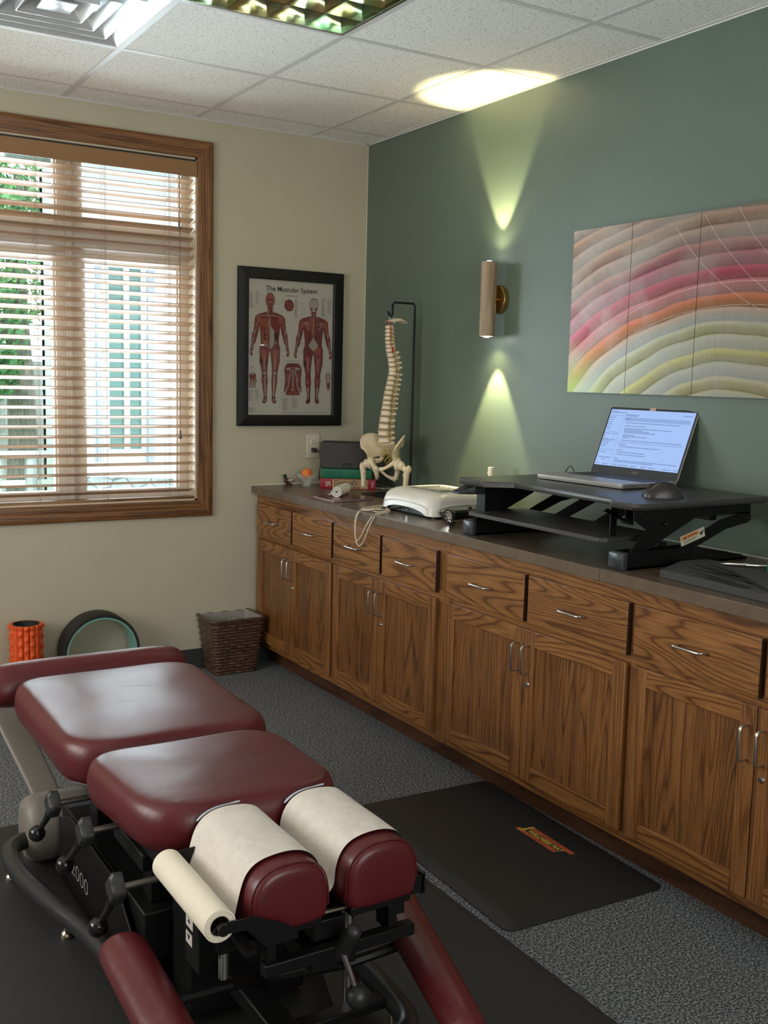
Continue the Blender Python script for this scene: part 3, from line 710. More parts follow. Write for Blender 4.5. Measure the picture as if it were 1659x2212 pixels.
wire([(-.44, -1.03, .912), (-.42, -1.00, .93), (-.36, -.99, .95), (-.30, -1.0, .957), (-.24, -.99, .945), (-.2, -.96, .91)], 4)
wire([(-.46, -1.035, .909), (-.43, -1.01, .925), (-.37, -1.00, .944), (-.31, -1.01, .955), (-.25, -1.0, .94), (-.21, -.98, .909)], 5)
# handheld scopes with a coiled cord, between the unit and the riser
hs = thing('handheld_scope', 'black handheld instrument with a coiled cord between the white unit and the desk riser', 'instrument', (-.43, -1.52, .904))
b = MB(); b.cyl((-.475, -1.515, .934), (-.33, -1.50, .934), .021, .019, 20); b.cyl((-.475, -1.515, .934), (-.498, -1.527, .934), .021, .025, 20); b.ball((-.38, -1.505, .955), .008); b.build('barrel', black_g, hs)
b = MB(); b.cyl((-.498, -1.527, .934), (-.502, -1.529, .934), .019, n=20); b.cyl((-.500, -1.50, .950), (-.512, -1.507, .950), .006, n=12); b.cyl((-.503, -1.552, .918), (-.509, -1.555, .918), .005, n=12); b.build('lens_ring', chrome, hs)
b = MB(); pts = []
for i in range(220):
    t_ = i/219; a = t_*2*PI*13; c = Vector((-.515, -1.535, .916)).lerp(Vector((-.555, -1.66, .9135)), t_) + Vector((.02*math.sin(t_*5), 0, 0))
    pts.append(c + Vector((math.cos(a)*.0075, 0, math.sin(a)*.0075)))
b.tube(pts, .0017, 5)
for k in range(4): b.tube([(-.505, -1.535+.007*k, .914), (-.522, -1.525+.006*k, .925+.004*k), (-.516, -1.515+.01*k, .944), (-.50, -1.53, .948)], .0018, 5, smooth=2)
b.build('coiled_cord', black_g, hs)
tag(MB().lathe([(.018, 0), (.018, .11), (.015, .13), (.011, .145), (.011, .152), (.0145, .152), (.0145, .163), (.0125, .1635), (.0125, .181)], (-.07, -1.222, .904), 20).build('spray_bottle', white_p, origin=(-.07, -1.222, .904)), 'small white bottle standing behind the left wing of the desk riser', 'bottle')
# ------------------------------------------------------------------ desk riser
ri = thing('desk_riser', 'black sit stand desk riser with a keyboard tray on scissor arms, carrying the laptop', 'desk riser', (-.33, -2.18, .904))
deckm = varied('riser_deck', (.050, .046, .043), (.060, .056, .052), 200, .36, .1)
DP = [(-.03, -1.75), (-.03, -2.62), (-.575, -2.635), (-.612, -2.615), (-.618, -2.535), (-.565, -2.475), (-.548, -1.985), (-.640, -1.925), (-.648, -1.80), (-.615, -1.765)]
b = MB(); b.loft([[(x*.985-.005, y if 0 else -2.19+(y+2.19)*.985, 1.088) for x, y in DP], [(x, y, 1.096) for x, y in DP], [(x, y, 1.108) for x, y in DP]]); b.build('deck', deckm, ri, bevel=.0015)
text('maker_mark', 'FLEXISPOT', .011, (-.5535, -2.12, 1.0962), (0, -1, 0), (0, 0, 1), mat('mark_grey', (.10, .10, .10), .5), ri, .075)
greyk = mat('riser_end_grey', (.030, .033, .037), .36)
screw_m = mat('dark_screw', (.10, .10, .10), .25, 1)
def side(y0, y1, s):
    # foot channel, foot cap, scissor arms, upper rail, lever; s=-1 is the near side
    b = MB(); yo = y1 if s < 0 else y0
    b.box((-.585, y0, .904), (-.06, y1, .912)); b.box((-.585, y0, .904), (-.30, y0-.004, .957)); b.box((-.585, y1+.004, .904), (-.30, y1, .957))
    b.prism([(-.30, .904), (-.06, .904), (-.085, .921), (-.30, .957)], y1, y1+.004, 'xz'); b.prism([(-.30, .904), (-.06, .904), (-.085, .921), (-.30, .957)], y0-.004, y0, 'xz')
    b.build('foot_channel', black_m, ri, bevel=.001)
    b = MB(); b.loft([[(-.585, py, pz) for py, pz, _ in rrect((y0+y1)/2, .931, abs(y0-y1)+.002, .054, .004, 0, 4)], [(-.602, py, pz) for py, pz, _ in rrect((y0+y1)/2, .931, abs(y0-y1)+.002, .054, .004, 0, 4)], [(-.607, py, pz) for py, pz, _ in rrect((y0+y1)/2, .931, abs(y0-y1)-.006, .046, .004, 0, 4)]])
    b.build('foot_cap', greyk, ri, ang=50)
    yA, yB = (y1+.006, y1+.010) if s < 0 else (y0-.010, y0-.006)
    b = MB(); b.prism([(-.43, .932), (-.40, .915), (-.16, 1.005), (-.055, 1.022), (-.05, 1.045), (-.075, 1.055), (-.19, 1.035)], yA, yB, 'xz'); b.build('lift_arm', black_m, ri)
    yC, yD = (y1+.012, y1+.017) if s < 0 else (y0-.017, y0-.012)
    b = MB(); b.prism([(-.565, .955), (-.53, .94), (-.40, 1.000), (-.30, 1.045), (-.30, 1.062), (-.57, 1.062), (-.50, 1.02)], yC, yD, 'xz'); b.build('lift_arm', black_m, ri)
    b = MB(); yE, yF = (y1+.002, y1+.040) if s < 0 else (y0-.040, y0-.002)
    b.box((-.565, yE, 1.052), (-.055, yE+.003, 1.088)); b.box((-.565, yF-.003, 1.052), (-.055, yF, 1.088)); b.box((-.565, yE, 1.084), (-.055, yF, 1.088)); b.prism([(-.13, 1.056), (-.055, 1.056), (-.05, 1.03), (-.075, 1.022)], yE, yE+.004, 'xz'); b.build('upper_rail', black_m, ri)
    b = MB(); yy = yE-.0005
    for x, z, r_ in [(-.535+i*.066, 1.072, .0042) for i in range(8)] + [(-.07, 1.038, .008), (-.43, 1.035, .008)]:
        if s < 0: MB().cyl((x, yy, z), (x, yy-.0025, z), r_, r_*.8, 14).build('screw', screw_m, ri)
side(-1.775, -1.825, 1)
side(-2.52, -2.578, -1)
b = MB(); b.box((-.20, -1.80, 1.03), (-.17, -2.54, 1.052)); b.box((-.42, -1.80, .960), (-.385, -2.54, .972)); b.build('cross_bar', black_m, ri)
for y in (-1.98, -2.18): 
    b = MB(); b.prism([(-.42, .962), (-.385, .962), (-.17, 1.045), (-.20, 1.055)], y, y-.045, 'xz'); b.build('gas_strut', black_p, ri)
KP = [(-.36, -1.80), (-.36, -2.505), (-.600, -2.505), (-.618, -2.485), (-.618, -1.825), (-.600, -1.80)]
MB().prism(KP, .977, .991).build('keyboard_tray', deckm, ri, bevel=.002)
b = MB(); b.box((-.56, -1.79, .99), (-.48, -1.84, 1.088)); b.build('tray_hanger', black_m, ri); MB().box((-.56, -2.47, .99), (-.535, -2.475, 1.088)).build('tray_hanger', black_m, ri)
b = MB(); b.prism([(-.64, 1.079), (-.628, 1.086), (-.615, 1.078), (-.56, 1.038), (-.52, 1.030), (-.52, 1.052), (-.565, 1.052)], -2.525, -2.531, 'xz'); b.build('lever', black_p, ri, bevel=.001)
b = MB(); b.loft([[(-.60, py, pz) for py, pz, _ in rrect(-1.80, 1.068, .060, .034, .006, 0, 3)], [(-.655, py, pz) for py, pz, _ in rrect(-1.79, 1.056, .045, .006, .003, 0, 3)]]); b.box((-.60, -1.765, 1.052), (-.55, -1.835, 1.088)); b.build('grip', greyk, ri, bevel=.001)
# warning label on the near arm
P0 = Vector((-.349, -2.5785+.0, .9859)); 
wl_r = Vector((.098, 0, .0262)).normalized(); wl_u = Vector((-wl_r.z, 0, wl_r.x)); Y = -2.5726
def onarm(p, q, poly_m, d, name='label_plate', par=None):
    b = MB(); o = Vector((-.355, Y-d, .961)); b.mesh([o+wl_r*p[0]+wl_u*p[1], o+wl_r*q[0]+wl_u*p[1], o+wl_r*q[0]+wl_u*q[1], o+wl_r*p[0]+wl_u*q[1]], [(0, 1, 2, 3)]); return b.build(name, poly_m, par)
wl_ = MB(); o_ = Vector((-.355, -2.5718, .961)); wl_.prism([((o_+wl_r*a+wl_u*c).x, (o_+wl_r*a+wl_u*c).z) for a, c in ((0, 0), (.105, 0), (.105, .031), (0, .031))], Y, -2.5718, 'xz'); lb = wl_.build('warning_label', mat('label_cream', (.68, .62, .50), .5), ri)
onarm((.003, .017), (.080, .028), mat('label_orange', (.75, .26, .07), .5), .0003, 'orange_band', lb)
dk_i = mat('label_ink', (.02, .02, .02), .6)
text('warning_text', 'WARNING', .0095, o_+wl_r*.026+wl_u*.0190+Vector((0, Y-.0004+2.5718, 0)), wl_r, wl_u, dk_i, lb, .045, ext=.0003)
b = MB(); 
def q_(a, c): v = o_+wl_r*a+wl_u*c; return (v.x, Y-.0006, v.z)
b.mesh([q_(.013, .018), (q_(.024, .018)), q_(.0185, .027)], [(0, 1, 2)])
b.mesh([q_(.083, .012), q_(.090, .009), q_(.101, .019), q_(.096, .026), q_(.094, .018), q_(.086, .020)], [(0, 1, 2, 3, 4, 5)])
for k in range(3): b.mesh([q_(.010, .012-k*.0035), q_(.072-k*.006, .012-k*.0035), q_(.072-k*.006, .0132-k*.0035), q_(.010, .0132-k*.0035)], [(0, 1, 2, 3)])
b.build('pictogram', dk_i, lb)
# ------------------------------------------------------------------ laptop
lp = thing('laptop', 'open silver laptop with a lit pale blue screen on the desk riser', 'laptop', (-.375, -1.892, 1.108), .044)
silver = mat('laptop_silver', (.50, .47, .45), .35, .6); bez = mat('laptop_bezel', (.022, .028, .030), .35)
# local: x depth, -y width
LW, LD = .414, .272
b = MB(); b.loft([rrect(LD/2, -LW/2, LD-.004, LW-.004, .010, .003), rrect(LD/2, -LW/2, LD, LW, .012, .009), rrect(LD/2, -LW/2, LD, LW, .012, .017), rrect(LD/2, -LW/2, LD-.003, LW-.003, .011, .0182)]); b.build('base', silver, lp, local=True)
for p in ((.02, -.03), (.02, -LW+.03), (LD-.02, -.03), (LD-.02, -LW+.03)): pass
b = MB(); b.box((.03, -.03, 0), (.05, -LW+.03, .0035)); b.box((LD-.05, -.03, 0), (LD-.03, -LW+.03, .0035)); b.build('rubber_feet', black_p, lp, local=True)
b = MB(); b.box((.125, -.022, .0183), (.252, -LW+.022, .0186)); kb = b.build('keyboard', mat('key_bed', (.05, .05, .055), .6), lp, local=True)
b = MB()
for r_ in range(6):
    for c_ in range(18):
        x = .128+r_*.0205; y = -.026-c_*.0202; b.box((x, y, .0186), (x+.0175, y-.0172, .0196))
b.build('keys', mat('keycaps', (.028, .028, .032), .5), kb, local=True)
b = MB(); b.box((.018, -.13, .0183), (.108, -.262, .0185)); b.build('touchpad', mat('touchpad', (.46, .45, .46), .25, .3), lp, local=True)
ta = .372; up = Vector((math.sin(ta), 0, math.cos(ta))); nf = Vector((-math.cos(ta), 0, math.sin(ta))); hg = Vector((LD-.006, 0, .016))
LH = .262
def SP_(a, c, d): return tuple(hg + Vector((0, -a, 0)) + up*c + nf*d)
b = MB(); b.loft([[SP_(px, py, d) for px, py, _ in rrect(LW/2, LH/2, LW-i, LH-i, .009, 0)] for d, i in ((-.006, .004), (-.003, 0), (0, 0))]); lid = b.build('lid', silver, lp, local=True)
b = MB(); b.loft([[SP_(px, py, d) for px, py, _ in rrect(LW/2, LH/2, LW-.005, LH-.004, .008, 0)] for d in (0, .0008)]); b.build('bezel', bez, lid, local=True)
scr = mat('lit_screen', (.02, .02, .02), .3, emit=(.36, .53, .93), estr=.66); scr2 = mat('screen_line', (.02, .02, .02), .4, emit=(.09, .14, .30), estr=.5); scr3 = mat('screen_band', (.02, .02, .02), .4, emit=(.25, .38, .70), estr=.66)
b = MB(); SX0, SX1, SY0, SY1 = .010, LW-.010, .032, LH-.011
b.mesh([SP_(SX0, SY0, .0010), SP_(SX1, SY0, .0010), SP_(SX1, SY1, .0010), SP_(SX0, SY1, .0010)], [(0, 1, 2, 3)]); sc_ = b.build('screen', scr, lid, local=True)
def sl(b, u0_, v0_, u1_, v1_, d=.0013):
    X = lambda u: SX0+(SX1-SX0)*u; Z = lambda v: SY1-(SY1-SY0)*v
    b.mesh([SP_(X(u0_), Z(v1_), d), SP_(X(u1_), Z(v1_), d), SP_(X(u1_), Z(v0_), d), SP_(X(u0_), Z(v0_), d)], [(0, 1, 2, 3)])
b = MB(); sl(b, 0, .105, .175, .118); sl(b, 0, .40, .165, .412); sl(b, 0, .715, .17, .73); sl(b, .178, .08, .183, .96); sl(b, .20, .135, .97, .20); sl(b, .20, .57, .975, .585); sl(b, 0, .53, .16, .56); b.build('screen_bands', scr3, sc_, local=True)
b = MB(); r4 = random.Random(9)
def words(u, v, end, h=.010):
    while u < end:
        w = r4.uniform(.012, .035); sl(b, u, v+r4.uniform(0, .001), min(u+w, end), v+h, .0016); u += w+.004
for u, v, e in ((.005, .025, .08), (.005, .052, .21), (.20, .085, .36), (.205, .105, .34), (.87, .06, .98), (.215, .155, .28), (.23, .225, .86), (.23, .28, .48), (.23, .325, .79), (.235, .35, .46), (.24, .372, .54), (.24, .395, .62), (.24, .44, .38), (.245, .465, .53), (.245, .485, .32), (.245, .535, .95), (.22, .61, .32), (.235, .645, .72), (.22, .705, .30), (.235, .745, .57), (.235, .785, .58), (.215, .85, .27), (.225, .885, .97), (.225, .91, .70),
                (.005, .14, .08), (.005, .185, .065), (.005, .225, .065), (.005, .265, .065), (.005, .305, .06), (.005, .345, .055), (.01, .43, .09), (.105, .43, .17), (.01, .48, .025), (.01, .535, .07), (.01, .575, .10), (.01, .615, .09), (.01, .655, .07), (.01, .76, .10), (.02, .85, .17), (.07, .885, .11), (.02, .965, .05), (.10, .965, .17), (.22, .965, .27), (.29, .965, .42), (.45, .965, .52), (.57, .965, .63), (.66, .965, .74), (.82, .965, .92), (.95, .965, .99)): words(u, v, e)
b.build('screen_text', scr2, sc_, local=True)
b = MB(); b.loft([[SP_(px, py, d) for px, py, _ in rrect(LW*.50, LH-.005, .028, .011, .001, 0, 1)] for d in (.0009, .0016)]); b.build('camera_cover', mat('skin_tone_tape', (.55, .38, .27), .6), lid, local=True)
hm = wm(lp); P = hm @ Vector(SP_(LW*.485, .012, .0012)); R3 = hm.to_3x3()
text('maker_mark', '-LG', .010, P, R3 @ Vector((0, -1, 0)), R3 @ up, mat('mark_silver', (.4, .4, .4), .3), lid, .026)
# mouse, cable
mo = thing('mouse', 'dark grey ergonomic computer mouse on the right wing of the desk riser', 'mouse', (-.375, -2.505, 1.108), -2.11)
b = MB()
rg = []
for (x, w, h) in ((-.062, .004, .006), (-.060, .026, .011), (-.050, .036, .021), (-.030, .040, .034), (-.008, .040, .0415), (.012, .039, .041), (.032, .036, .034), (.048, .030, .024), (.058, .020, .012), (.061, .006, .004)):
    rg.append([(w*math.cos(a)*(1 if math.sin(a) > 0 else 1.02), x, max(0, h*1.18*math.sin(a)**.75) if math.sin(a) > 0 else 0) for a in [PI*i/14 for i in range(15)]])
b.loft(rg); b.build('shell', mat('mouse_shell', (.035, .031, .030), .32), mo, local=True, ang=80)
b = MB(); b.tube([(0, -.055, .0215), (0, -.045, .031), (0, -.030, .0410), (0, -.018, .046)], .0012, 5); b.ball((0, -.040, .036), .006, 12, 8, .5); b.build('scroll_wheel', black_p, mo, local=True)
tag(MB().tube([(-.10, -1.735, 1.110), (-.105, -1.75, 1.125), (-.115, -1.775, 1.139), (-.125, -1.80, 1.135), (-.13, -1.82, 1.115), (-.13, -1.835, 1.1105), (-.09, -1.875, 1.1105)], .002, 7, smooth=2).build('charging_cable', black_p, origin=(-.11, -1.78, 1.108)), 'thin black cable arching up behind the laptop on the desk riser', 'cable')
# ------------------------------------------------------------------ foam tray and tool
FT = [(-.5714, -2.6946), (-.592, -3.25), (-.10, -3.25), (-.30, -2.62), (-.3935, -2.6095)]
ft = thing('foam_tray', 'dark grey foam tray with cut out tool slots at the right end of the counter', 'tray', (-.4, -2.95, .904))
foam = varied('grey_foam', (.046, .045, .045), (.058, .056, .055), 350, .95, .4)
MB().prism(FT, .9045, .9265).build('foam', foam, ft, bevel=.0025)
cut = mat('foam_cutout', (.006, .006, .006), .95)
b = MB()
def slot(pts, ws):
    n = len(pts); L, R_ = [], []
    for i, (p, w) in enumerate(zip(pts, ws)):
        a = Vector(pts[min(i+1, n-1)]) - Vector(pts[max(i-1, 0)]); a = Vector((a.x, a.y)).normalized(); nn_ = Vector((-a.y, a.x))
        L.append((p[0]+nn_.x*w, p[1]+nn_.y*w)); R_.append((p[0]-nn_.x*w, p[1]-nn_.y*w))
    k = len(L)
    b.mesh([(x, y, .9268) for x, y in L+R_], [(i, i+1, k+i+1, k+i) for i in range(k-1)])
slot([(-.515, -2.74), (-.51, -2.80), (-.525, -2.86), (-.53, -2.93)], [.004, .006, .020, .004])
slot([(-.46, -2.70), (-.47, -2.78), (-.465, -2.84), (-.49, -2.90), (-.50, -2.96)], [.003, .008, .022, .010, .003])
slot([(-.41, -2.68), (-.42, -2.74), (-.44, -2.80), (-.45, -2.88)], [.005, .014, .018, .003])
slot([(-.545, -2.80), (-.55, -2.88), (-.555, -2.96), (-.552, -3.0)], [.003, .010, .022, .014])
slot([(-.37, -2.70), (-.40, -2.80), (-.46, -2.90), (-.53, -3.02), (-.56, -3.12)], [.004, .010, .014, .010, .008])
slot([(-.44, -2.98), (-.45, -3.05), (-.46, -3.12)], [.012, .024, .010])
b.build('cutouts', cut, ft)
tl = thing('probe_tool', 'slim steel tipped probe with a green handle lying on the foam tray', 'tool', (-.32, -2.80, .927))
A = Vector((-.355, -2.725, .934)); B = Vector((-.275, -2.835, .937)); d = (B-A)
b = MB(); b.tube([A, A+d*.12, A+d*.14, A+d*.45, A+d*.47, A+d*.55, A+d*.57, A+d*1.0], [.0012, .0032, .0048, .0048, .0062, .0062, .0045, .0045], 14); b.build('shaft', chrome, tl)
b = MB(); b.tube([B, B+d*.04, B+d*.45], [.006, .0085, .0085], 14); b.build('grip', mat('green_grip', (.01, .14, .06), .3), tl)
bo = thing('dropper_bottle', 'small green bottle with a cream cap at the right edge behind the foam tray', 'bottle', (-.305, -2.862, .9268))
b = MB(); b.lathe([(.013, 0), (.0145, .003), (.0145, .028), (.010, .034)], (-.305, -2.868, .9268), 20); b.build('body', mat('green_bottle', (.02, .17, .07), .15), bo)
b = MB(); b.lathe([(.0085, .034), (.0085, .048), (.005, .050), (.0045, .062)], (-.305, -2.868, .9268), 18); b.build('cap', ivory, bo)
# ------------------------------------------------------------------ wall sconce
sco = thing('wall_sconce', 'cylindrical wood effect up and down light on a round brass plate on the green wall', 'wall light', (0, -1.155, 1.795))
brass = mat('brass', (.50, .33, .12), .28, 1)
b = MB(); b.cyl((-.001, -1.155, 1.797), (-.026, -1.155, 1.797), .060, n=48); b.cyl((-.026, -1.155, 1.797), (-.04, -1.155, 1.797), .012, n=16); b.build('back_plate', brass, sco, bevel=.0015)
wr = varied('sconce_wood', (.24, .155, .085), (.42, .305, .195), 14, .5, .15, stretch=(3, 3, .35), detail=5)
SX_, SY_ = -.068, -1.155
b = MB(); b.lathe([(.0265, 1.640), (.0325, 1.640), (.0325, 1.952), (.0265, 1.952)], (SX_, SY_, 0), 48, cap=False); b.lathe([(.0265, 1.952), (.0265, 1.64)], (SX_, SY_, 0), 48, cap=False); b.build('tube', wr, sco)
ledm = mat('led_lens', (1, 1, 1), .3, emit=(1, .97, .88), estr=22)
for z, s_ in ((1.948, 1), (1.644, -1)):
    b = MB(); b.ball((SX_, SY_, z), .017, 20, 10, 1, 1, .55); b.cyl((SX_, SY_, z-.001*s_), (SX_, SY_, z), .019, n=24); b.build('lens', ledm, sco)
    for (pw, ang_, bl_) in ((46 if s_ < 0 else 38, 56, .40), (2.6, 124, .9)):
        lo = lamp('sconce_beam', 'SPOT', (SX_+.0, SY_, z+.012*s_), pw, (1.0, .86, .46), (0, 0, s_))
        lo.data.spot_size = math.radians(ang_); lo.data.spot_blend = bl_; lo.data.shadow_soft_size = .006
# ------------------------------------------------------------------ metal art panels
art = mat('swirl_metal', (.4, .3, .2), .34, .7)
t = NT(art); tc = t.n('ShaderNodeTexCoord'); sep = t.n('ShaderNodeSeparateXYZ')
geo = t.n('ShaderNodeNewGeometry'); t.l(geo.outputs['Position'], sep.inputs[0])
yy = t.math('MULTIPLY', t.math('ADD', sep.outputs[1], 2.43), 1/.86); zz = t.math('MULTIPLY', t.math('SUBTRACT', sep.outputs[2], 1.17), 1/.54)
e = t.math('SQRT', t.math('ADD', t.math('MULTIPLY', yy, yy), t.math('MULTIPLY', zz, zz)))
wob = t.noise(geo.outputs['Position'], 3.2, 2, .5); e = t.math('ADD', e, t.math('MULTIPLY', t.math('SUBTRACT', wob, .5), .07))
base = t.ramp(t.math('MULTIPLY', e, .5), [(0, (.28, .20, .11)), (.14, (.34, .25, .10)), (.22, (.42, .36, .10)), (.30, (.40, .38, .28)), (.38, (.42, .38, .12)), (.46, (.36, .34, .26)), (.515, (.45, .17, .07)), (.56, (.44, .10, .09)), (.61, (.38, .06, .10)), (.67, (.33, .09, .12)), (.73, (.36, .22, .16)), (.86, (.40, .24, .17)), (1, (.38, .30, .22))])
ang_ = t.math('ARCTAN2', zz, yy); cmb = t.n('ShaderNodeCombineXYZ'); t.l(t.math('MULTIPLY', ang_, 55.0), cmb.inputs[0]); t.l(t.math('MULTIPLY', e, 5.0), cmb.inputs[1])
brush = t.noise(cmb.outputs[0], 1.0, 3, .6)
saw = t.math('FRACT', t.math('ADD', t.math('MULTIPLY', e, 12.0), t.math('MULTIPLY', t.math('SUBTRACT', brush, .5), .08)))
silv = t.math('MULTIPLY', t.math('SUBTRACT', saw, .5), 2.0)
rings_ = t.ramp(t.math('ADD', t.math('MULTIPLY', silv, .5), .5), [(0, (.50,)*3), (.12, (.72,)*3), (.5, (.95,)*3), (.82, (1.45,)*3), (.95, (1.2,)*3), (1, (.5,)*3)])
c_ = t.mix(1.0, base, rings_, 'MULTIPLY')
sc3 = t.math('SINE', t.math('MULTIPLY', t.math('ADD', e, t.math('MULTIPLY', yy, .55)), 19.0))
c_ = t.mix(t.math('MULTIPLY', t.math('ADD', t.math('MULTIPLY', sc3, .5), .5), t.ramp(t.math('MULTIPLY', e, .5), [(.55, (0,)*3), (.75, (.5,)*3)])), c_, (.46, .40, .34))
gl_ = t.noise(geo.outputs['Position'], 5, 3, .6)
c_ = t.mix(t.ramp(gl_, [(.48, (0,)*3), (.72, (.4,)*3)]), c_, (.50, .46, .42))
corner = t.math('MULTIPLY', t.ramp(t.math('ADD', sep.outputs[1], 2.0), [(.12, (0,)*3), (.34, (1,)*3)]), t.ramp(t.math('SUBTRACT', 1.72, sep.outputs[2]), [(.10, (0,)*3), (.28, (1,)*3)]))
c_ = t.mix(t.math('MULTIPLY', corner, .75), c_, (.36, .50, .14))
c_ = t.mix(1.0, c_, (.60, .58, .56), 'MULTIPLY')
alt = t.ramp(t.math('FRACT', t.math('MULTIPLY', e, 6.0)), [(.40, (0,)*3), (.52, (1,)*3), (.92, (1,)*3), (1, (0,)*3)])
c_ = t.mix(t.math('MULTIPLY', alt, t.ramp(t.math('MULTIPLY', e, .5), [(.44, (.62,)*3), (.52, (.22,)*3)])), c_, (.27, .265, .26))
c_ = t.mix(.10, c_, t.ramp(brush, [(.3, (.55,)*3), (.7, (1.3,)*3)]), 'MULTIPLY')
t.l(c_, t.b.inputs['Base Color']); hh = t.math('ADD', t.math('MULTIPLY', saw, .4), t.math('MULTIPLY', brush, .12)); t.bump(hh, .35, .006)
alu = mat('raw_aluminium', (.5, .5, .5), .3, 1)
for i, (y0, y1, lab) in enumerate(((-1.643, -1.9555, 'leftmost brushed metal art panel with red and yellow swirls and a lime lower corner'), (-1.9575, -2.2745, 'middle brushed metal art panel of the swirl triptych, crimson over olive arcs'), (-2.2765, -2.60, 'rightmost brushed metal art panel, copper streaks above wide yellow arcs, cut by the frame'))):
    ap = thing('art_panel', lab, 'wall art', (0, (y0+y1)/2, 1.722), group='brushed metal art panels on the green wall')
    b = MB(); b.box((-.0285, y0, 1.4164), (-.030, y1, 2.029)); b.build('sheet', art, ap)
    b = MB(); b.box((0, y0-.03, 1.45), (-.0285, y0-.05, 1.99)); b.box((0, y1+.03, 1.45), (-.0285, y1+.05, 1.99)); b.build('standoff_frame', alu, ap)
    dash = mat('dash_white_%d' % i, (.72, .60, .56), .5)
    LN = [[(-2.43+.92*math.cos(2*PI*k/1100), 1.17+.62*math.sin(2*PI*k/1100)) for k in range(551)], [(-2.43+.83*math.cos(2*PI*k/1100), 1.17+.545*math.sin(2*PI*k/1100)) for k in range(551)]]
    for cv in ([(-2.1671, 1.9856), (-2.2228, 1.9216), (-2.2708, 1.8719), (-2.3282, 1.8265), (-2.3841, 1.7842), (-2.4646, 1.7336), (-2.5465, 1.6905)], [(-2.285, 2.025), (-2.3452, 1.9424), (-2.4016, 1.8851), (-2.4833, 1.8074), (-2.5649, 1.7496)], [(-2.4306, 2.0241), (-2.4977, 1.927), (-2.555, 1.8677), (-2.59, 1.84)]):
        q = []
        for a, c in zip(cv[:-1], cv[1:]):
            m_ = max(2, int(math.hypot(a[0]-c[0], a[1]-c[1])/.0045)); q += [(a[0]+(c[0]-a[0])*k/m_, a[1]+(c[1]-a[1])*k/m_) for k in range(m_)]
        LN.append(q)
    for L_ in LN:
        b = MB(); cnt = 0
        for k in range(0, len(L_)-1, 2):
            p, q = L_[k], L_[k+1]
            if y1 < p[0] < y0 and y1 < q[0] < y0 and 1.42 < p[1] < 2.025:
                dd = Vector((q[0]-p[0], q[1]-p[1])).normalized(); nn_ = Vector((-dd.y, dd.x))*.0008; cnt += 1
                b.mesh([(-.0303, p[0]+nn_.x, p[1]+nn_.y), (-.0303, q[0]+nn_.x, q[1]+nn_.y), (-.0303, q[0]-nn_.x, q[1]-nn_.y), (-.0303, p[0]-nn_.x, p[1]-nn_.y)], [(0, 1, 2, 3)])
        if cnt: b.build('dashed_line', dash, ap)
        else: b.bm.free()
# ------------------------------------------------------------------ framed poster
po = thing('framed_poster', 'black framed anatomy poster titled The Muscular System on the beige wall', 'poster', (-.432, 0, 1.59))
PX0, PX1, PZ0, PZ1 = -.722, -.1426, 1.203, 1.976; fw = .0545
for side in range(4):
    b = MB(); r0, r1 = [], []
    for (o, y) in ((0, -.002), (0, -.024), (.004, -.026), (fw-.004, -.026), (fw, -.022), (fw, -.012), (fw-.006, -.002)):
        c = [(PX0+o, y, PZ0+o), (PX1-o, y, PZ0+o), (PX1-o, y, PZ1-o), (PX0+o, y, PZ1-o)]; r0.append(c[side]); r1.append(c[(side+1) % 4])
    b.loft([r0, r1]); b.build('frame', black_s, po)
QX0, QX1, QZ0, QZ1 = PX0+fw, PX1-fw, PZ0+fw, PZ1-fw; QW, QH = QX1-QX0, QZ1-QZ0
sheet = MB().box((QX0-.003, -.006, QZ0-.003), (QX1+.003, -.008, QZ1+.003)).build('print', mat('poster_paper', (.72, .67, .58), .6), po)
def PQ(u, v, d): return (QX0+u*QW, -.0082-d, QZ1-v*QH)
class Flat:
    def __init__(s): s.m = MB(); s.k = 0
    def poly(s, pts, d, mi): s.m.mi = mi; s.m.mesh([PQ(u, v, d+s.k*2e-7) for u, v in pts], [tuple(range(len(pts)))]); s.k += 1
    def cap(s, p, r0, q, r1, d, mi, n=7):
        ax_ = QH/QW; P = Vector((p[0]*QW, p[1]*QH)); Q = Vector((q[0]*QW, q[1]*QH)); dd = (Q-P).normalized(); nn_ = Vector((-dd.y, dd.x)); r0 *= QW; r1 *= QW
        pts = []
        for i in range(n+1): a = PI/2+PI*i/n; pts.append(P+dd*math.cos(a)*r0+nn_*math.sin(a)*r0)
        for i in range(n+1): a = -PI/2+PI*i/n; pts.append(Q+dd*math.cos(a)*r1+nn_*math.sin(a)*r1)
        s.poly([(a.x/QW, a.y/QH) for a in pts], d, mi)
    def ell(s, c, rx, ry, d, mi, ang=0, n=18):
        pts = []
        for i in range(n):
            a = 2*PI*i/n; x, y = rx*QW*math.cos(a), ry*QW*math.sin(a); ca, sa = math.cos(ang), math.sin(ang)
            pts.append((c[0]+(x*ca-y*sa)/QW, c[1]+(x*sa+y*ca)/QH))
        s.poly(pts, d, mi)
    def line(s, p, q, w, d, mi): s.cap(p, w, q, w, d, mi, 3)
PM = [mat('print_outline', (.16, .045, .035), .6), mat('print_muscle', (.27, .048, .036), .6), mat('print_muscle_light', (.42, .115, .075), .6), mat('print_tendon', (.52, .45, .38), .6), mat('print_ink', (.05, .04, .035), .6), mat('print_grey', (.33, .30, .27), .6), mat('print_skin', (.40, .27, .20), .6)]
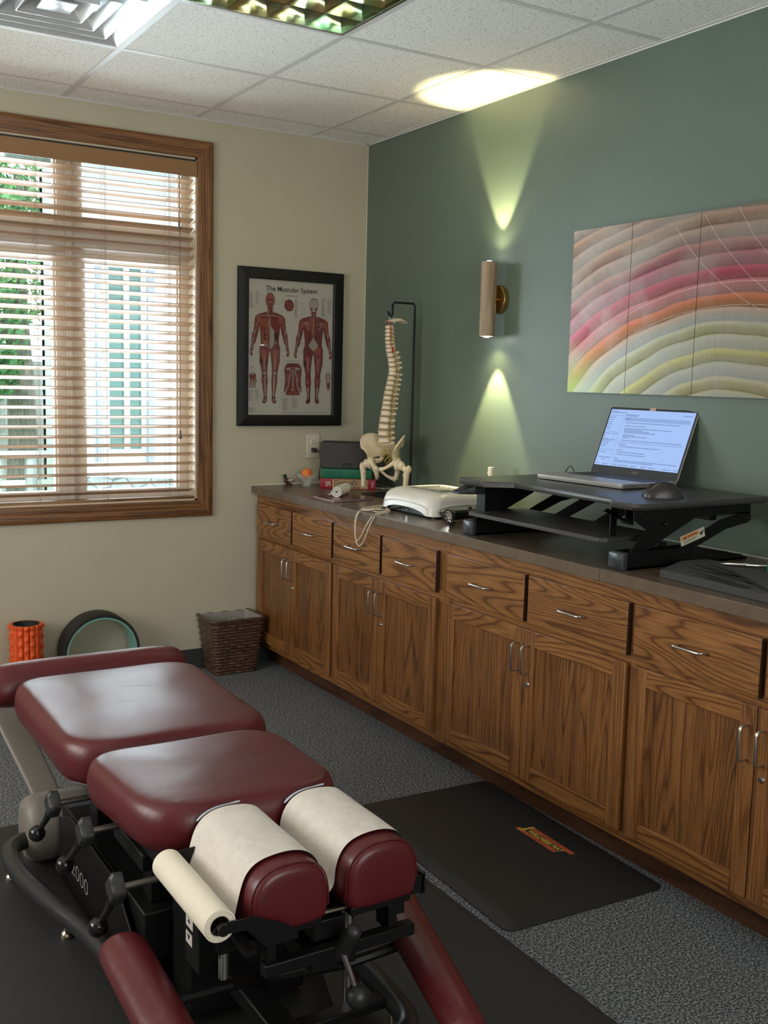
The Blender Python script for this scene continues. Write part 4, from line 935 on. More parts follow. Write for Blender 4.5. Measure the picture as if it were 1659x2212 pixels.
def figure(F, cx, back):
    X = lambda u, s: cx + s*u
    hv = .150 if not back else .168; dv = hv-.150
    V = lambda v: v + dv*(1-(v-.11)/.8)
    for s in (-1, 1):
        L = [((.052, .300), .075, (.050, .42), .055), ((.050, .42), .053, (.045, .50), .062), ((.060, .50), .060, (.068, .60), .050), ((.068, .60), .048, (.058, .69), .031), ((.058, .70), .033, (.056, .755), .036), ((.056, .755), .034, (.047, .865), .017), ((.047, .865), .020, (.052, .893), .024), ((.052, .893), .022, (.060, .900), .022),
             ((.140, .288), .035, (.160, .375), .026), ((.160, .375), .028, (.185, .46), .020), ((.178, .40), .026, (.205, .50), .014), ((.207, .51), .016, (.215, .535), .017), ((.215, .535), .015, (.208, .555), .013),
             ((.028, .255), .03, (.125, .275), .030)]
        for p, r0, q, r1 in L: F.cap((X(p[0], s), V(p[1])), r0, (X(q[0], s), V(q[1])), r1, .0001, 0)
        for p, r0, q, r1 in L: F.cap((X(p[0], s), V(p[1])), r0-.004, (X(q[0], s), V(q[1])), r1-.004, .0002, 1)
    F.cap((cx, V(.19)), .030, (cx, V(.26)), .036, .0002, 1); F.poly([(cx-.10, V(.265)), (cx+.10, V(.265)), (cx+.07, V(.49)), (cx-.07, V(.49))], .00015, 1)
    F.ell((cx, hv), .054, .076, .00022, 0); F.ell((cx, hv), .050, .072, .00025, 3 if back else 2)
    if not back:
        F.ell((cx, hv-.006), .034, .008, .0003, 1); F.ell((cx-.018, hv+.004), .012, .005, .00032, 0); F.ell((cx+.018, hv+.004), .012, .005, .00032, 0); F.ell((cx, hv+.026), .015, .004, .00032, 0); F.line((cx, hv+.004), (cx, hv+.016), .004, .00033, 3); F.ell((cx, hv+.035), .022, .008, .00031, 1)
    else:
        for s in (-1, 1): F.ell((cx+s*.028, hv+.030), .012, .018, .0003, 1)
    for s in (-1, 1):
        if not back:
            F.ell((X(.058, s), V(.318)), .055, .050, .0003, 2 if s < 0 else 1, s*.2)
            F.ell((X(.125, s), V(.292)), .030, .038, .0003, 2, s*.4)
            if s < 0:
                for k in range(4): F.ell((X(.034, s), V(.385+k*.030)), .026, .017, .0003, 2)
                F.cap((X(.082, s), V(.37)), .012, (X(.075, s), V(.46)), .012, .0003, 2)
                for k in range(5): F.line((X(.02, s), V(.37+k*.029)), (X(.065, s), V(.367+k*.029)), .0022, .00035, 3)
            else:
                F.poly([(cx+.004, V(.335)), (cx+.05, V(.375)), (cx+.052, V(.45)), (cx+.015, V(.50)), (cx+.004, V(.50))], .0003, 3)
            F.line((cx, V(.27)), (cx, V(.49)), .004, .00036, 3)
            F.line((X(.01, s), V(.262)), (X(.12, s), V(.268)), .0035, .00036, 3)
            F.line((X(.075, s), V(.45)), (X(.01, s), V(.505)), .005, .00036, 3)
            for k, (a, c) in enumerate(((.050, .060), (.072, .066), (.092, .072))): F.cap((X(a, s), V(.52)), .012, (X(c-.003, s), V(.655)), .006, .0003+k*1e-6, 2)
            F.line((X(.062, s), V(.56)), (X(.060, s), V(.67)), .003, .00036, 3); F.ell((X(.058, s), V(.688)), .017, .015, .00036, 3)
            F.line((X(.052, s), V(.705)), (X(.047, s), V(.86)), .006, .00036, 3); F.cap((X(.068, s), V(.73)), .010, (X(.055, s), V(.83)), .004, .0003, 2)
            F.ell((X(.055, s), V(.890)), .016, .010, .0003, 6)
        else:
            F.poly([(cx, V(.235)), (X(.045, s), V(.268)), (X(.125, s), V(.280)), (X(.05, s), V(.33)), (cx, V(.39))], .0003, 2 if s < 0 else 1)
            F.line((X(.05, s), V(.30)), (X(.105, s), V(.285)), .004, .00036, 3); F.line((X(.06, s), V(.345)), (X(.105, s), V(.285)), .004, .00036, 3)
            F.ell((X(.13, s), V(.30)), .030, .035, .0003, 2)
            F.poly([(cx, V(.40)), (X(.055, s), V(.455)), (X(.05, s), V(.475)), (cx, V(.505))], .00034, 3)
            F.ell((X(.052, s), V(.505)), .042, .050, .00033, 1 if s < 0 else 2); F.line((cx, V(.22)), (cx, V(.49)), .0035, .00036, 3)
            for a, c in ((.048, .046), (.078, .070)): F.cap((X(a, s), V(.56)), .014, (X(c, s), V(.67)), .006, .0003, 2)
            F.line((X(.062, s), V(.57)), (X(.058, s), V(.67)), .0025, .00036, 3)
            F.ell((X(.050, s), V(.745)), .016, .035, .0003, 2); F.ell((X(.070, s), V(.74)), .014, .032, .00031, 2); F.cap((X(.056, s), V(.79)), .010, (X(.050, s), V(.875)), .005, .00035, 3)
        F.cap((X(.150, s), V(.32)), .013, (X(.162, s), V(.37)), .010, .0003, 2); F.line((X(.168, s), V(.375)), (X(.180, s), V(.40)), .006, .00036, 3)
        F.cap((X(.175, s), V(.41)), .010, (X(.198, s), V(.485)), .004, .0003, 2); F.line((X(.192, s), V(.43)), (X(.206, s), V(.505)), .003, .00036, 3); F.ell((X(.210, s), V(.530)), .014, .018, .00036, 6)
        F.line((X(.045, s), V(.262)), (X(.022, s), V(.215)), .003, .00036, 3)
F = Flat(); figure(F, .255, False); figure(F, .770, True)
# inset studies: shoulder, trunk, hand, foot
F.ell((.475, .180), .055, .062, .0002, 0); 
for k in range(5): F.cap((.437+k*.019, .150+.004*k), .009, (.455+k*.014, .215), .006, .00025, 2 if k % 2 else 1)
for k in range(7): F.ell((.555, .14+k*.019), .018, .008, .00026, 3); F.ell((.555, .149+k*.019), .010, .003, .00027, 1)
F.poly([(.425, .65), (.46, .61), (.60, .61), (.635, .65), (.625, .74), (.635, .82), (.60, .85), (.46, .85), (.425, .82), (.44, .74)], .0002, 0)
F.poly([(.435, .655), (.465, .618), (.595, .618), (.625, .655), (.615, .74), (.625, .81), (.595, .84), (.465, .84), (.435, .81), (.45, .74)], .00024, 1)
for s in (-1, 1):
    F.ell((.53+s*.055, .652), .028, .012, .0003, 3); F.line((.53+s*.025, .66), (.53+s*.060, .80), .006, .00032, 3); F.ell((.53+s*.060, .72), .018, .05, .0003, 2); F.ell((.53+s*.030, .835), .022, .014, .00033, 2); F.line((.53+s*.075, .80), (.53+s*.090, .85), .008, .00034, 3)
for k in range(8): F.ell((.53, .665+k*.017), .016, .008, .00035, 3)
F.ell((.53, .808), .022, .018, .00036, 6); F.line((.47, .645), (.59, .645), .004, .00036, 3)
F.ell((.060, .715), .040, .045, .0002, 1); F.ell((.06, .690), .022, .018, .0003, 3)
for k in range(4): F.cap((.035+k*.018, .74), .009, (.030+k*.020, .800), .005, .00025, 6 if k % 2 else 2)
F.cap((.085, .72), .008, (.105, .755), .006, .00025, 2)
F.cap((.955, .70), .030, (.965, .80), .018, .0002, 1); F.cap((.955, .70), .022, (.960, .74), .020, .0003, 3); F.ell((.965, .805), .016, .018, .0003, 3)
rp = random.Random(21)
def lines(u0_, v0_, w, n, step=.0062, mi=5, jag=.4):
    for k in range(n):
        L_ = w*(1-rp.random()*jag); F.poly([(u0_, v0_+k*step), (u0_+L_, v0_+k*step), (u0_+L_, v0_+k*step+.0026), (u0_, v0_+k*step+.0026)], .0002, mi)
for a in ((.012, .095, .055, 20), (.085, .092, .045, 16), (.86, .112, .055, 22), (.935, .118, .05, 18), (.405, .875, .085, 15), (.52, .872, .085, 13), (.01, .815, .06, 14), (.09, .812, .055, 12), (.01, .945, .10, 6)): lines(*a)
for k in range(46):
    v = .14+k*.0165
    for u, w in ((.145, .05), (.315, .05), (.035, .055), (.385, .055), (.62, .055), (.86, .055)):
        if rp.random() < .55:
            inside = (u in (.145, .315)) and v > .255 and v < .5
            uu_ = u + rp.uniform(-.012, .012)
            if u == .145 and .26 < v < .62: uu_ = .02+rp.random()*.02
            if u == .315 and .26 < v < .62: uu_ = .395
            L_ = w*rp.uniform(.4, 1); F.poly([(uu_, v), (uu_+L_, v), (uu_+L_, v+.0024), (uu_, v+.0024)], .00005, 5)
lines(.41, .978, .55, 1, mi=5, jag=0)
for u, v, w in ((.215, .095, .08), (.43, .108, .15), (.735, .122, .08), (.44, .592, .15), (.025, .645, .05), (.93, .665, .04)): lines(u, v, w, 1, mi=4, jag=0)
prt = F.m.build('printed_figures', PM, sheet, ang=None)
tm = mat('title_ink', (.02, .018, .016), .6)
ti = text('title', 'The Muscular System', .0345, PQ(.205, .081, .0004), (1, 0, 0), (0, 0, 1), tm, sheet, QW*.60, ext=.0002, bold=.0004)
gp = bpy.data.materials.new('poster_glazing'); t = NT(gp)
tr = t.n('ShaderNodeBsdfTransparent', i_0=(.96, .96, .96, 1)); gl = t.n('ShaderNodeBsdfGlossy', i_Roughness=.035); fr = t.n('ShaderNodeFresnel', i_IOR=1.5); mx = t.n('ShaderNodeMixShader')
t.l(fr.outputs[0], mx.inputs[0]); t.l(tr.outputs[0], mx.inputs[1]); t.l(gl.outputs[0], mx.inputs[2]); t.l(mx.outputs[0], t.out.inputs[0])
MB().mesh([(QX0-.002, -.0125, QZ0-.002), (QX1+.002, -.0125, QZ0-.002), (QX1+.002, -.0125, QZ1+.002), (QX0-.002, -.0125, QZ1+.002)], [(0, 1, 2, 3)]).build('glazing', gp, po)
# ------------------------------------------------------------------ spine model and its stand
st = thing('model_stand', 'black bent rod stand with a hook and flat base holding the spine model', 'stand', (-.16, -.62, .904))
b = MB(); b.tube([(-.050, -.556, .908), (-.050, -.556, 1.795), (-.058, -.556, 1.8065), (-.163, -.556, 1.8065), (-.174, -.556, 1.797), (-.174, -.556, 1.752), (-.178, -.556, 1.742), (-.188, -.556, 1.744), (-.199, -.556, 1.764)], .0052, 10, smooth=0); b.build('rod', black_m, st, ang=60)
b = MB(); b.prism([(-.3007, -.5164), (-.022, -.5), (-.030, -.76), (-.292, -.79)], .904, .9085); b.build('base_plate', black_m, st, bevel=.0015)
TW = math.radians(26)
spn = thing('spine_model', 'life size plastic spine and pelvis model hanging from the black stand', 'anatomical model', (-.18, -.556, .93))
SY = -.556
ctr = [(-.1938, 1.6972), (-.1925, 1.6334), (-.1850, 1.5823), (-.1700, 1.5269), (-.1640, 1.4839), (-.1755, 1.4276), (-.1893, 1.3623), (-.1965, 1.3015), (-.2062, 1.2319), (-.2085, 1.1927), (-.2030, 1.149)]
def spx(z):
    for (x0, z0), (x1, z1) in zip(ctr[:-1], ctr[1:]):
        if z1 <= z <= z0: k = (z-z1)/(z0-z1); return x1+(x0-x1)*k
    return ctr[0][0] if z > ctr[0][1] else ctr[-1][0]
z = 1.700; nerves = MB()
spec = [('c', .0175)]*7 + [('t', .0228)]*12 + [('l', .0305)]*5
tot = sum(h for _, h in spec); scale = (1.700-1.150)/tot
i = 0
for kind_, h0 in spec:
    h = h0*scale; zc = z - h/2; x = spx(zc); dx = (spx(zc+.01)-spx(zc-.01))/.02; f = i/23
    r = .0115 + .0112*f**.9 + (.0012 if kind_ == 'l' else 0); ry = r*1.22
    th = math.atan(dx)
    def T(px, py, pz, x=x, zc=zc, th=th):
        return (x + (px*math.cos(th))*math.cos(TW) + pz*math.sin(th) - py*math.sin(TW), SY + py*math.cos(TW) + px*math.sin(TW), zc - px*math.sin(th)*1.0 + pz*math.cos(th))
    b = MB(); hb = h*.365
    R_ = lambda k, zz: [T(r*k*math.cos(a)*(1 if math.cos(a) < 0 else .82), ry*k*math.sin(a), zz) for a in [2*PI*j/20 for j in range(20)]]
    b.loft([R_(.90, -hb-.0003), R_(1.04, -hb+.0012), R_(.90, -hb*.35), R_(.88, hb*.3), R_(1.04, hb-.0012), R_(.90, hb+.0003)])
    # neural arch, spinous and transverse processes, facets
    sl_ = {'c': .018, 't': .026, 'l': .024}[kind_]; dr = {'c': .004, 't': .015, 'l': .003}[kind_]
    if kind_ == 't' and i > 15: dr = .008
    for s in (-1, 1):
        b.tube([T(r*.7, s*ry*.6, .001), T(r*1.4, s*ry*.62, 0), T(r*2.0, 0, -.002)], [h*.20, h*.20, h*.22], 8, smooth=1)
        tl_ = {'c': .010, 't': .017, 'l': .021}[kind_]
        tx = {'c': r*.2, 't': r*2.0, 'l': r*1.3}[kind_]
        b.tube([T(r*1.1, s*ry*.62, 0), T((r*1.1+tx)/2, s*(ry*.7+tl_*.5), .002), T(tx, s*(ry*.7+tl_), .003 if kind_ != 'c' else -.003)], [h*.20, h*.16, h*.24], 8, smooth=1)
        b.tube([T(r*1.5, s*ry*.60, h*.55), T(r*1.55, s*ry*.62, 0), T(r*1.5, s*ry*.60, -h*.55)], [.004, .0055, .0042], 7)
        nerves.tube([T(r*.95, s*ry*.55, -h*.42), T(r*1.2, s*(ry*.9), -h*.46), T(r*1.5, s*(ry+.009), -h*.56)], [.0036, .0032, .0018], 6, smooth=1)
    b.tube([T(r*1.8, 0, 0), T(r*1.9+sl_*.6, 0, -dr*.5), T(r*1.9+sl_, 0, -dr)], [h*.20, h*.17, h*(.26 if kind_ != 'l' else .32)], 8, smooth=1)
    nerves.tube([T(r*1.35, 0, h*.5), T(r*1.35, 0, -h*.5)], .0045, 8)
    b.build('vertebra', bone, spn)
    if i < 23:
        b = MB(); R2_ = lambda k, zz: [T(r*k*math.cos(a)*(1 if math.cos(a) < 0 else .82), ry*k*math.sin(a), zz) for a in [2*PI*j/20 for j in range(20)]]
        b.loft([R2_(.95, -hb), R2_(.99, -h/2), R2_(.95, -h+hb)]); b.build('disc', disc_m, spn)
    z -= h; i += 1
nerves.build('spinal_nerves', nerve, spn)
b = MB()
for s in (-1, 1): b.tube([(-.188, SY+s*.016, 1.712)] + [(spx(zz)-.001, SY+s*.017+.002*math.sin(k*2), zz) for k, zz in enumerate([1.70, 1.68, 1.66, 1.64, 1.62, 1.60])], .0016, 6, smooth=1)
b.tube([(-.212, SY-.006, 1.722), (-.208, SY-.016, 1.716), (-.196, SY-.020, 1.712)], .002, 6); b.box((-.183, SY-.0215, 1.575), (-.176, SY-.016, 1.596)); b.build('arteries', artery, spn)
# occiput plate and hanging loop
b = MB(); 
rg = []
for k in range(9):
    t_ = k/8; x = -.200+.108*t_; w = .012+.030*math.sin(PI*min(1, .15+t_*.85))**.8; zt_ = 1.716+.006*math.sin(t_*PI)-.004*t_; dz = -.013*math.sin(t_*PI)-.002
    rg.append([(x, SY+w*math.cos(a), zt_+(.0035 if math.sin(a) > 0 else 1)*(math.sin(a) if math.sin(a) > 0 else 0)+(dz*-math.sin(a)*(-1) if math.sin(a) < 0 else 0)*-1*-1) for a in [2*PI*j/16 for j in range(16)]])
b.loft(rg); b.tube([(-.19, SY, 1.716), (-.175, SY+.001, 1.722), (-.160, SY, 1.715)], .006, 8); b.build('occiput', bone, spn)
b = MB(); b.tube([(-.178+.012*math.cos(a), SY, 1.733+.016*math.sin(a)) for a in [2*PI*j/20 for j in range(21)]], .0011, 6, cap=False); b.build('hanging_loop', steel, spn)
# sacrum
b = MB(); rg = []
for k in range(8):
    t_ = k/7; x = -.196+.085*math.sin(t_*PI*.55); zz = 1.150-.100*t_; w = .052*(1-t_)**.8+.008; d_ = .020*(1-t_)+.006
    rg.append([(x+d_*math.cos(a), SY+w*math.sin(a), zz+.010*math.cos(a)) for a in [2*PI*j/20 for j in range(20)]])
b.loft(rg); b.build('sacrum', bone, spn)
b = MB()
for s in (-1, 1):
    for k in range(4): b.tube([(-.185+k*.014, SY+s*.014, 1.115-k*.018), (-.200+k*.012, SY+s*.018, 1.105-k*.019), (-.205+k*.014, SY+s*.020, 1.088-k*.017)], [.004, .0035, .0015], 6, smooth=1)
b.build('sacral_nerves', nerve, spn)
for s in (-1, 1):
    b = MB(); nu, nv = 13, 8; G = []
    crest = [(-.262, .118, 1.118), (-.258, .132, 1.142), (-.240, .143, 1.165), (-.214, .142, 1.181), (-.186, .128, 1.187), (-.160, .105, 1.184), (-.138, .082, 1.172), (-.118, .062, 1.152), (-.108, .052, 1.130)]
    low = [(-.232, .100, 1.065), (-.226, .100, 1.068), (-.214, .096, 1.070), (-.202, .090, 1.074), (-.188, .080, 1.078), (-.172, .068, 1.080), (-.155, .058, 1.080), (-.138, .050, 1.085), (-.125, .047, 1.095)]
    for (c, l) in zip(crest, low):
        row = []
        for j in range(nv):
            k = j/(nv-1); p = Vector(c).lerp(Vector(l), k); bow = math.sin(k*PI)
            p.y -= bow*.016; row.append((p.x, SY+s*p.y, p.z))
        G.append(row)
    V = [b.verts(r_) for r_ in G]
    for i in range(len(V)-1):
        for j in range(nv-1): b._faces([V[i][j], V[i+1][j], V[i+1][j+1], V[i][j+1]], [(0, 1, 2, 3)])
    wing = b.build('ilium', bone, spn, ang=70, solid=.0075, subsurf=2)
    b = MB(); b.tube([(c[0], SY+s*c[1], c[2]) for c in crest], [.0045, .006, .006, .0055, .005, .005, .0055, .006, .004], 8, smooth=1)
    ac = (-.205, SY+s*.100, 1.050)
    b.ball(ac, .029, 18, 12, 1, .75, 1.1)
    b.tube([(-.215, SY+s*.098, 1.068), (-.235, SY+s*.065, 1.045), (-.246, SY+s*.035, 1.030), (-.247, SY+s*.008, 1.026)], [.016, .0095, .0085, .011], 10, smooth=1)
    b.tube([(-.195, SY+s*.095, 1.040), (-.180, SY+s*.078, 1.008), (-.182, SY+s*.068, .980)], [.019, .014, .013], 10, smooth=1)
    b.tube([(-.183, SY+s*.068, .978), (-.212, SY+s*.040, .988), (-.238, SY+s*.016, 1.012), (-.246, SY+s*.008, 1.024)], [.012, .0068, .0065, .008], 10, smooth=1)
    b.tube([(-.188, SY+s*.085, 1.06), (-.165, SY+s*.070, 1.058), (-.150, SY+s*.060, 1.075)], [.014, .012, .012], 10, smooth=1)
    b.build('hip_bone', bone, spn)
    b = MB(); b.ball((-.208, SY+s*.128, 1.046), .0225)
    b.tube([(-.208, SY+s*.128, 1.046), (-.204, SY+s*.148, 1.034), (-.200, SY+s*.162, 1.022)], [.016, .0145, .017], 12, smooth=1)
    b.ball((-.196, SY+s*.172, 1.030), .018, 14, 10, 1, .8, 1.15); b.ball((-.205, SY+s*.150, 1.003), .011)
    b.tube([(-.200, SY+s*.163, 1.028), (-.200, SY+s*.160, 1.000), (-.201, SY+s*.156, .965), (-.201, SY+s*.154, .932)], [.021, .0165, .0145, .0150], 14, smooth=1)
    b.build('femur', bone, spn)
# the pelvis is turned a little toward the window, like the vertebrae
for ch in spn.children:
    if ch.name.split('.')[0] in ('sacrum', 'sacral_nerves', 'ilium', 'hip_bone', 'femur'):
        off = Vector(spn.location)
        c_, s_ = math.cos(TW), math.sin(TW)
        for v in ch.data.vertices:
            p = v.co + off; a, bb_ = p.x+.18, (p.y-SY)*.76
            v.co = Vector((-.184+a*c_-bb_*s_, SY+a*s_+bb_*c_, p.z)) - off
# ------------------------------------------------------------------ floor things by the back wall
wb = thing('wastebasket', 'dark brown woven square wastebasket with a grey liner beside the cabinet', 'wastebasket', (-.785, -.105, 0))
wick = varied('dark_wicker', (.032, .016, .011), (.115, .060, .038), 60, .35, .3, detail=4)
b = MB(); rows = 17; Hb = .268; per = 72
def sqr(cx, cy, w, d, z, amp, ph):
    base = rrect(cx, cy, w, d, .018, z, 3); P = []
    L = [Vector(p) for p in base]; tot = sum((L[(i+1) % len(L)]-L[i]).length for i in range(len(L))); k = 0; acc = 0; out = []
    for q in range(per):
        s_ = tot*q/per
        while acc + (L[(k+1) % len(L)]-L[k % len(L)]).length < s_: acc += (L[(k+1) % len(L)]-L[k % len(L)]).length; k += 1
        e_ = (L[(k+1) % len(L)]-L[k % len(L)]); p = L[k % len(L)] + e_*((s_-acc)/max(e_.length, 1e-6))
        n_ = Vector((p.x-cx, p.y-cy, 0)).normalized(); out.append(tuple(p + n_*amp*math.sin(q*2*PI/6+ph)))
    return out
def dims(z): f = z/Hb; return .208+.062*f, .155+.050*f
cx_b, cy_b = -.788, -.100
for r_ in range(rows):
    z0 = Hb*r_/rows; z1 = Hb*(r_+1)/rows; ph = PI*(r_ % 2)
    rs = []
    for t_ in (0, .2, .5, .8, 1):
        z_ = z0+(z1-z0)*t_; w, d = dims(z_); bul = .006*math.sin(PI*t_); rs.append(sqr(cx_b, cy_b, w+bul*2, d+bul*2, z_, .0032*math.sin(PI*t_), ph))
    b.loft(rs, cap=(r_ == 0))
b.build('weave', wick, wb, ang=70)
b = MB(); w, d = dims(Hb)
ro = sqr(cx_b, cy_b, w+.008, d+.008, Hb+.004, .001, 0); b.tube(ro+[ro[0], ro[1]], .0075, 8, cap=False); b.build('rim', wick, wb, ang=70)
b = MB(); b.loft([rrect(cx_b, cy_b, w-.008, d-.008, .014, Hb+.006), rrect(cx_b, cy_b, w-.03, d-.03, .012, Hb-.06), rrect(cx_b, cy_b, w-.075, d-.065, .012, .03)], cap=False); b.loft([rrect(cx_b, cy_b, w-.075, d-.065, .012, .03), rrect(cx_b, cy_b, .004, .004, .001, .03)], cap=False); b.build('liner', mat('liner_grey', (.26, .245, .225), .8), wb)
rr_ = random.Random(8); V, Fc = [], []
b = MB(); G = [[(cx_b-.01+.014*i+rr_.uniform(-.005, .005), cy_b-.005+.013*j+rr_.uniform(-.005, .005), Hb-.050+rr_.uniform(0, .034)) for j in range(5)] for i in range(6)]
VV = [b.verts(r_) for r_ in G]
for i in range(5):
    for j in range(4): b._faces([VV[i][j], VV[i+1][j], VV[i+1][j+1], VV[i][j+1]], [(0, 1, 2, 3)])
tag(b.build('crumpled_tissue', mat('tissue_white', (.78, .76, .74), .8), origin=(cx_b, cy_b, Hb-.05), ang=None, solid=.002), 'crumpled white tissue lying inside the wicker wastebasket', 'tissue')
fr_ = thing('foam_roller', 'bright orange knobbly foam roller standing upright against the back wall', 'foam roller', (-1.768, -.11, 0))
orm = mat('orange_roller_foam', (.80, .105, .018), .55)
b = MB(); rings = []; n_ = 96; Hr = .335
for k in range(61):
    zz = Hr*k/60; ring = []
    for i in range(n_):
        a = 2*PI*i/n_; col_ = int(i/n_*16); ph_ = (i/n_*16) % 1; groove = -.010 if (ph_ < .10 or ph_ > .90) else 0
        flat = col_ % 4 in (1,)
        bump_ = .0075*max(0, math.sin(2*PI*zz/.048 + (PI if col_ % 2 else 0)))**.7*math.sin(PI*ph_) if not flat else .003
        lip = .004 if k > 57 else 0
        r_ = .068 + groove + bump_ + lip; ring.append((-1.768+r_*math.cos(a), -.11+r_*math.sin(a), zz))
    rings.append(ring)
b.loft(rings, cap=False); b.loft([rings[-1], [(-1.768+.058*math.cos(2*PI*i/n_), -.11+.058*math.sin(2*PI*i/n_), Hr) for i in range(n_)]], cap=False); b.build('foam', orm, fr_, ang=80)
b = MB(); b.lathe([(.058, Hr+.002), (.0535, Hr+.002), (.0535, .01)], (-1.768, -.11, 0), 40, cap=False); b.lathe([(.0535, .012), (.001, .012)], (-1.768, -.11, 0), 40, cap=False); b.lathe([(.058, .0), (.058, Hr+.002)], (-1.768, -.11, 0), 40, cap=False); b.build('core', mat('roller_core', (.020, .022, .018), .5), fr_)
yw = thing('yoga_wheel', 'black yoga wheel with a mint green inner ring leaning at the back wall', 'yoga wheel', (-1.440, -.105, 0))
b = MB(); R0 = .176; cw_ = (-1.440, 0, R0); 
b.lathe([(R0-.014, -.035), (R0-.002, -.035), (R0, -.038), (R0, -.152), (R0-.002, -.155), (R0-.014, -.155), (R0-.014, -.035)], cw_, 96, cap=False, ax='y'); b.build('padding', varied('wheel_foam', (.012, .0105, .010), (.018, .016, .015), 200, .6), yw)
b = MB(); b.lathe([(R0-.0139, -.034), (R0-.0215, -.034), (R0-.0215, -.156), (R0-.0139, -.156), (R0-.0139, -.034)], cw_, 96, cap=False, ax='y'); b.build('ring', mat('mint_plastic', (.17, .38, .32), .35), yw)
# ------------------------------------------------------------------ mats
mt = thing('standing_mat', 'thick black anti fatigue mat with an orange logo in front of the cabinets', 'mat', (-.83, -2.32, 0), math.radians(-2.2))
b = MB(); MW, MD = .560, .905
b.loft([rrect(0, 0, MW, MD, .030, .0005), rrect(0, 0, MW, MD, .030, .004), rrect(0, 0, MW-.050, MD-.050, .025, .017), rrect(0, 0, MW-.085, MD-.085, .022, .0205), rrect(0, 0, MW-.2, MD-.2, .02, .021)]); b.build('mat', rubber, mt, local=True, ang=60)
mm = wm(mt)
LU = Vector((0, -1, 0)); LUP = Vector((1, 0, 0))
lo = Vector((.105, .030, .0212))
def lg(a, c, z=0): return tuple(lo + LU*a + LUP*c + Vector((0, 0, z)))
b = MB(); b.mesh([lg(.010, .056), lg(.222, .056), lg(.222, .038), lg(.185, .038), lg(.010, .038)], [(0, 1, 2, 3, 4)]); b.mesh([lg(-.012, .017), lg(.02, .017), lg(.185, .017), lg(.185, .000), lg(-.012, .0)], [(0, 1, 2, 3, 4)]); b.mesh([lg(-.012, .017), lg(.005, .017), lg(.005, .019), lg(-.012, .019)], [(0, 1, 2, 3)])
lgp = b.build('logo_bands', mat('logo_orange', (.42, .085, .03), .6), mt, local=True)
yel = mat('logo_yellow', (.52, .38, .06), .6)
R3 = mm.to_3x3()
text('logo_text', 'WELLNESS MAT', .0235, mm @ Vector(lg(.026, .0195)), R3 @ LU, R3 @ LUP, yel, lgp, .170, ext=.0002, bold=.0011)
dki = mat('logo_dark', (.03, .015, .01), .7)
text('logo_small_text', 'SMARTER STEP', .0095, mm @ Vector(lg(.075, .043)), R3 @ LU, R3 @ LUP, dki, lgp, .085, ext=.0003)
text('logo_small_text', 'www.wellnessmats.com', .0065, mm @ Vector(lg(.045, .006)), R3 @ LU, R3 @ LUP, dki, lgp, .085, ext=.0003)
b = MB(); b.mesh([lg(-.004, .000, .0003), lg(.004, .000, .0003), lg(.014, .035, .0003), lg(.022, .056, .0003), lg(.010, .056, .0003), lg(.006, .045, .0003), lg(.008, .035, .0003)], [(0, 1, 2, 3, 4, 5, 6)]); b.mesh([lg(.012, .000, .0004), lg(.018, .004, .0004), lg(.018, .034, .0004), lg(.012, .040, .0004)], [(0, 1, 2, 3)]); b.build('logo_figure', yel, lgp, local=True)
b = MB(); b.loft([rrect(-1.80, -2.68, 1.30, 2.42, .05, .0005), rrect(-1.80, -2.68, 1.30, 2.42, .05, .004), rrect(-1.80, -2.68, 1.285, 2.405, .045, .0075), rrect(-1.80, -2.68, 1.2, 2.3, .04, .008)])
FMo = b.build('floor_mat', rubber2, origin=(-1.8, -2.68, 0), ang=60)
tag(FMo, 'large thin charcoal floor mat under the chiropractic table', 'mat')
